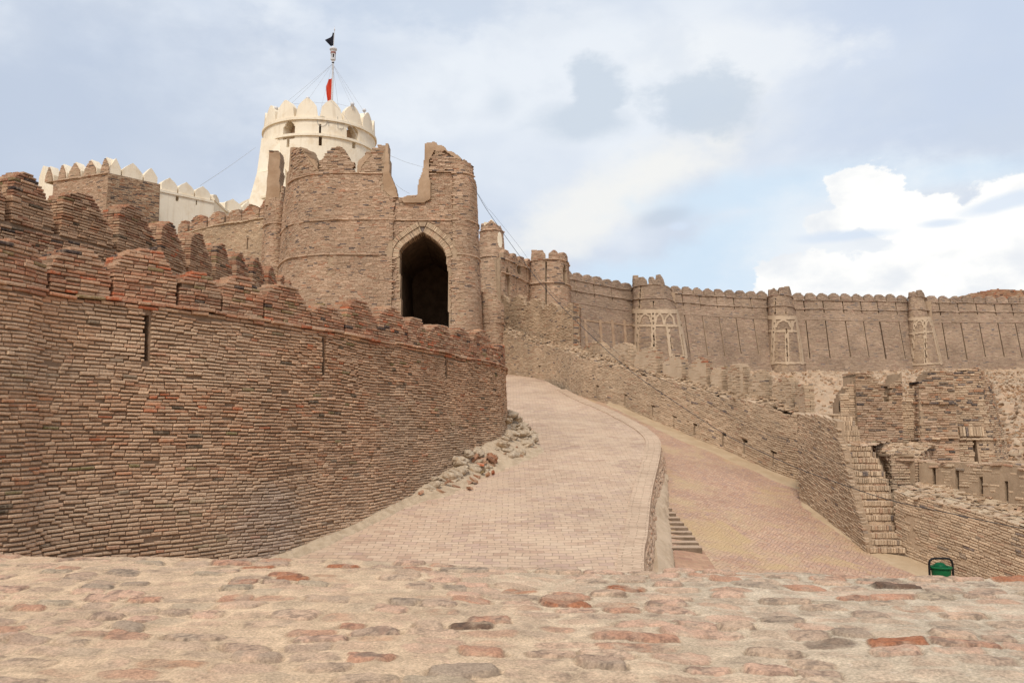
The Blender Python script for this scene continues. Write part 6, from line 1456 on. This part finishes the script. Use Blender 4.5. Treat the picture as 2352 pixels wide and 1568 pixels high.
# ------------------------------------------------------------------ rubble at the foot of the curved wall
def rock_mesh(seed):
    n, m_ = 9, 12; th = np.linspace(0.001, math.pi - .001, n)[:, None]; ph = np.linspace(0, 2 * math.pi, m_ + 1)[None]
    r = 1 + .55 * (vn(3 + 1.3 * np.cos(ph) * np.sin(th) + seed * 7, 3 + 1.3 * np.sin(ph) * np.sin(th) + 1.7 * np.cos(th), seed) - .5) + .25 * (vn(3 * np.cos(ph) * np.sin(th) + 9, 3 * np.sin(ph) * np.sin(th) + 3 * np.cos(th) + seed, seed + 3) - .5)
    X = r * np.sin(th) * np.cos(ph); Y = r * np.sin(th) * np.sin(ph) * .8; Z = r * np.cos(th) * .62 + 0 * ph
    X[:, -1] = X[:, 0]; Y[:, -1] = Y[:, 0]; Z[:, -1] = Z[:, 0]
    return grid(X, Y, Z)
rm = []
for k in range(8):
    V, Fq = rock_mesh(k); o = mesh_obj('limestone_rock', V, Fq[:, ::-1], ['rock'], None); 
    me = o.data; bpy.data.objects.remove(o); rm.append(me)
heap = Wall(nearP, .035, 2.0); 
sA = WN.hit(*c(7, 330, 1060))[0] + .2; sB_ = S_sil + .2
cnt = 0
for k in range(165):
    u_ = random.random() ** .75; s_ = sA + (sB_ + 1.2 - sA) * u_
    w_ = np.interp(u_, [0, .3, .7, .9, 1], [.16, .38, .8, .8, .5]); h_ = np.interp(u_, [0, .25, .6, .85, 1], [.10, .34, .75, .9, .7])
    r_ = random.random() ** 1.1; sz = random.uniform(.07, .20) * (1.15 if u_ < .5 else 1.0)
    p0 = WN.pt(s_, 0, 0.0); y_ = p0[1]; bt2 = zramp(0, y_); p = WN.pt(s_, bt2, .04 + r_ * w_)
    hz2 = (1 - r_) * h_ * random.uniform(.15, 1.0)
    o = bpy.data.objects.new('limestone_rock', rm[k % 8]); COL.objects.link(o)
    o.location = (p[0], p[1], zramp(0, p[1]) + hz2 + sz * .1); o.scale = (sz * random.uniform(.9, 1.5), sz * random.uniform(.8, 1.2), sz * random.uniform(.6, 1)); o.rotation_euler = (random.uniform(-.4, .4), random.uniform(-.4, .4), random.uniform(0, 6.28))
    tag(o, 'rough pale limestone rock in the rubble heap at the foot of the curved wall', 'rock', 'rocks heaped at the foot of the curved wall'); cnt += 1
# dirt bank under the rocks and along the wall foot
S_ = np.linspace(WN.hit(500, 1200)[0] - 2, sB_ + 2.5, 160); vv = np.linspace(0, 1, 14)
wd2 = np.interp(S_, [S_[0], sA - 1, sA, sA + (sB_ - sA) * .6, sB_, S_[-1]], [.25, .3, .65, 1.15, 1.1, .3]); hd2 = np.interp(S_, [S_[0], sA, sA + (sB_ - sA) * .5, sB_ + .6, S_[-1]], [.05, .10, .5, .6, .05])
rowsT = []
for v_ in vv:
    y0 = WN.pt(S_, 0 * S_, 0)[:, 1]; p = WN.pt(S_, zramp(0, y0), -.1 + v_ * (wd2 + .1) * (1 + (fbm(S_ * 2, S_ * 0, 44, 4) - .5) * .6)); p[:, 2] = zramp(0, p[:, 1]) + (fbm(p[:, 0] * .5, p[:, 1] * .5, 12, 3) - .5) * .10 + .045 * (1 - v_) + .012 - .05 * sstep(.8, 1, v_) + hd2 * (1 - v_) ** 1.6 + (fbm(p[:, 0] * 5, p[:, 1] * 5, 45, 4) - .5) * .05 * (1 - v_ * .6); rowsT.append(p)
G = np.stack(rowsT, 0); V, Fq = grid(G[..., 0], G[..., 1], G[..., 2]); tag(mesh_obj('dirt', V, Fq, ['dirt'], smooth=True), kind='structure')
bf = Buf()
def bpos(n):
    s = rng.uniform(sA - .3, sB_ + .8, n); o = rng.uniform(.1, .9, n); y0 = WN.pt(s, 0 * s, 0)[:, 1]; p = WN.pt(s, zramp(0, y0), o); p[:, 2] = zramp(0, p[:, 1]) + .06 + rng.random(n) * .3 * (1 - o); return p
loose(bf, 60, bpos, (.18, .11, .06), 'red', flat=2); 
sC = WN.hit(*c(7, 740, 850))[0] + .15
def bpos2(n):
    s = rng.normal(sC, .22, n); o = rng.uniform(.15, .55, n); y0 = WN.pt(s, 0 * s, 0)[:, 1]; p = WN.pt(s, zramp(0, y0), o); p[:, 2] = zramp(0, p[:, 1]) + .12 + rng.random(n) * .22; return p
loose(bf, 34, bpos2, (.19, .12, .07), 'red', flat=3)
tag(bf.build('brick_rubble', ['brick']), 'scatter of broken red brick pieces among the pale rocks', 'rubble', kind='stuff')
print('built', sum(len(o.data.polygons) for o in bpy.data.objects if o.type == 'MESH'), 'faces', len(bpy.data.objects), 'objects')
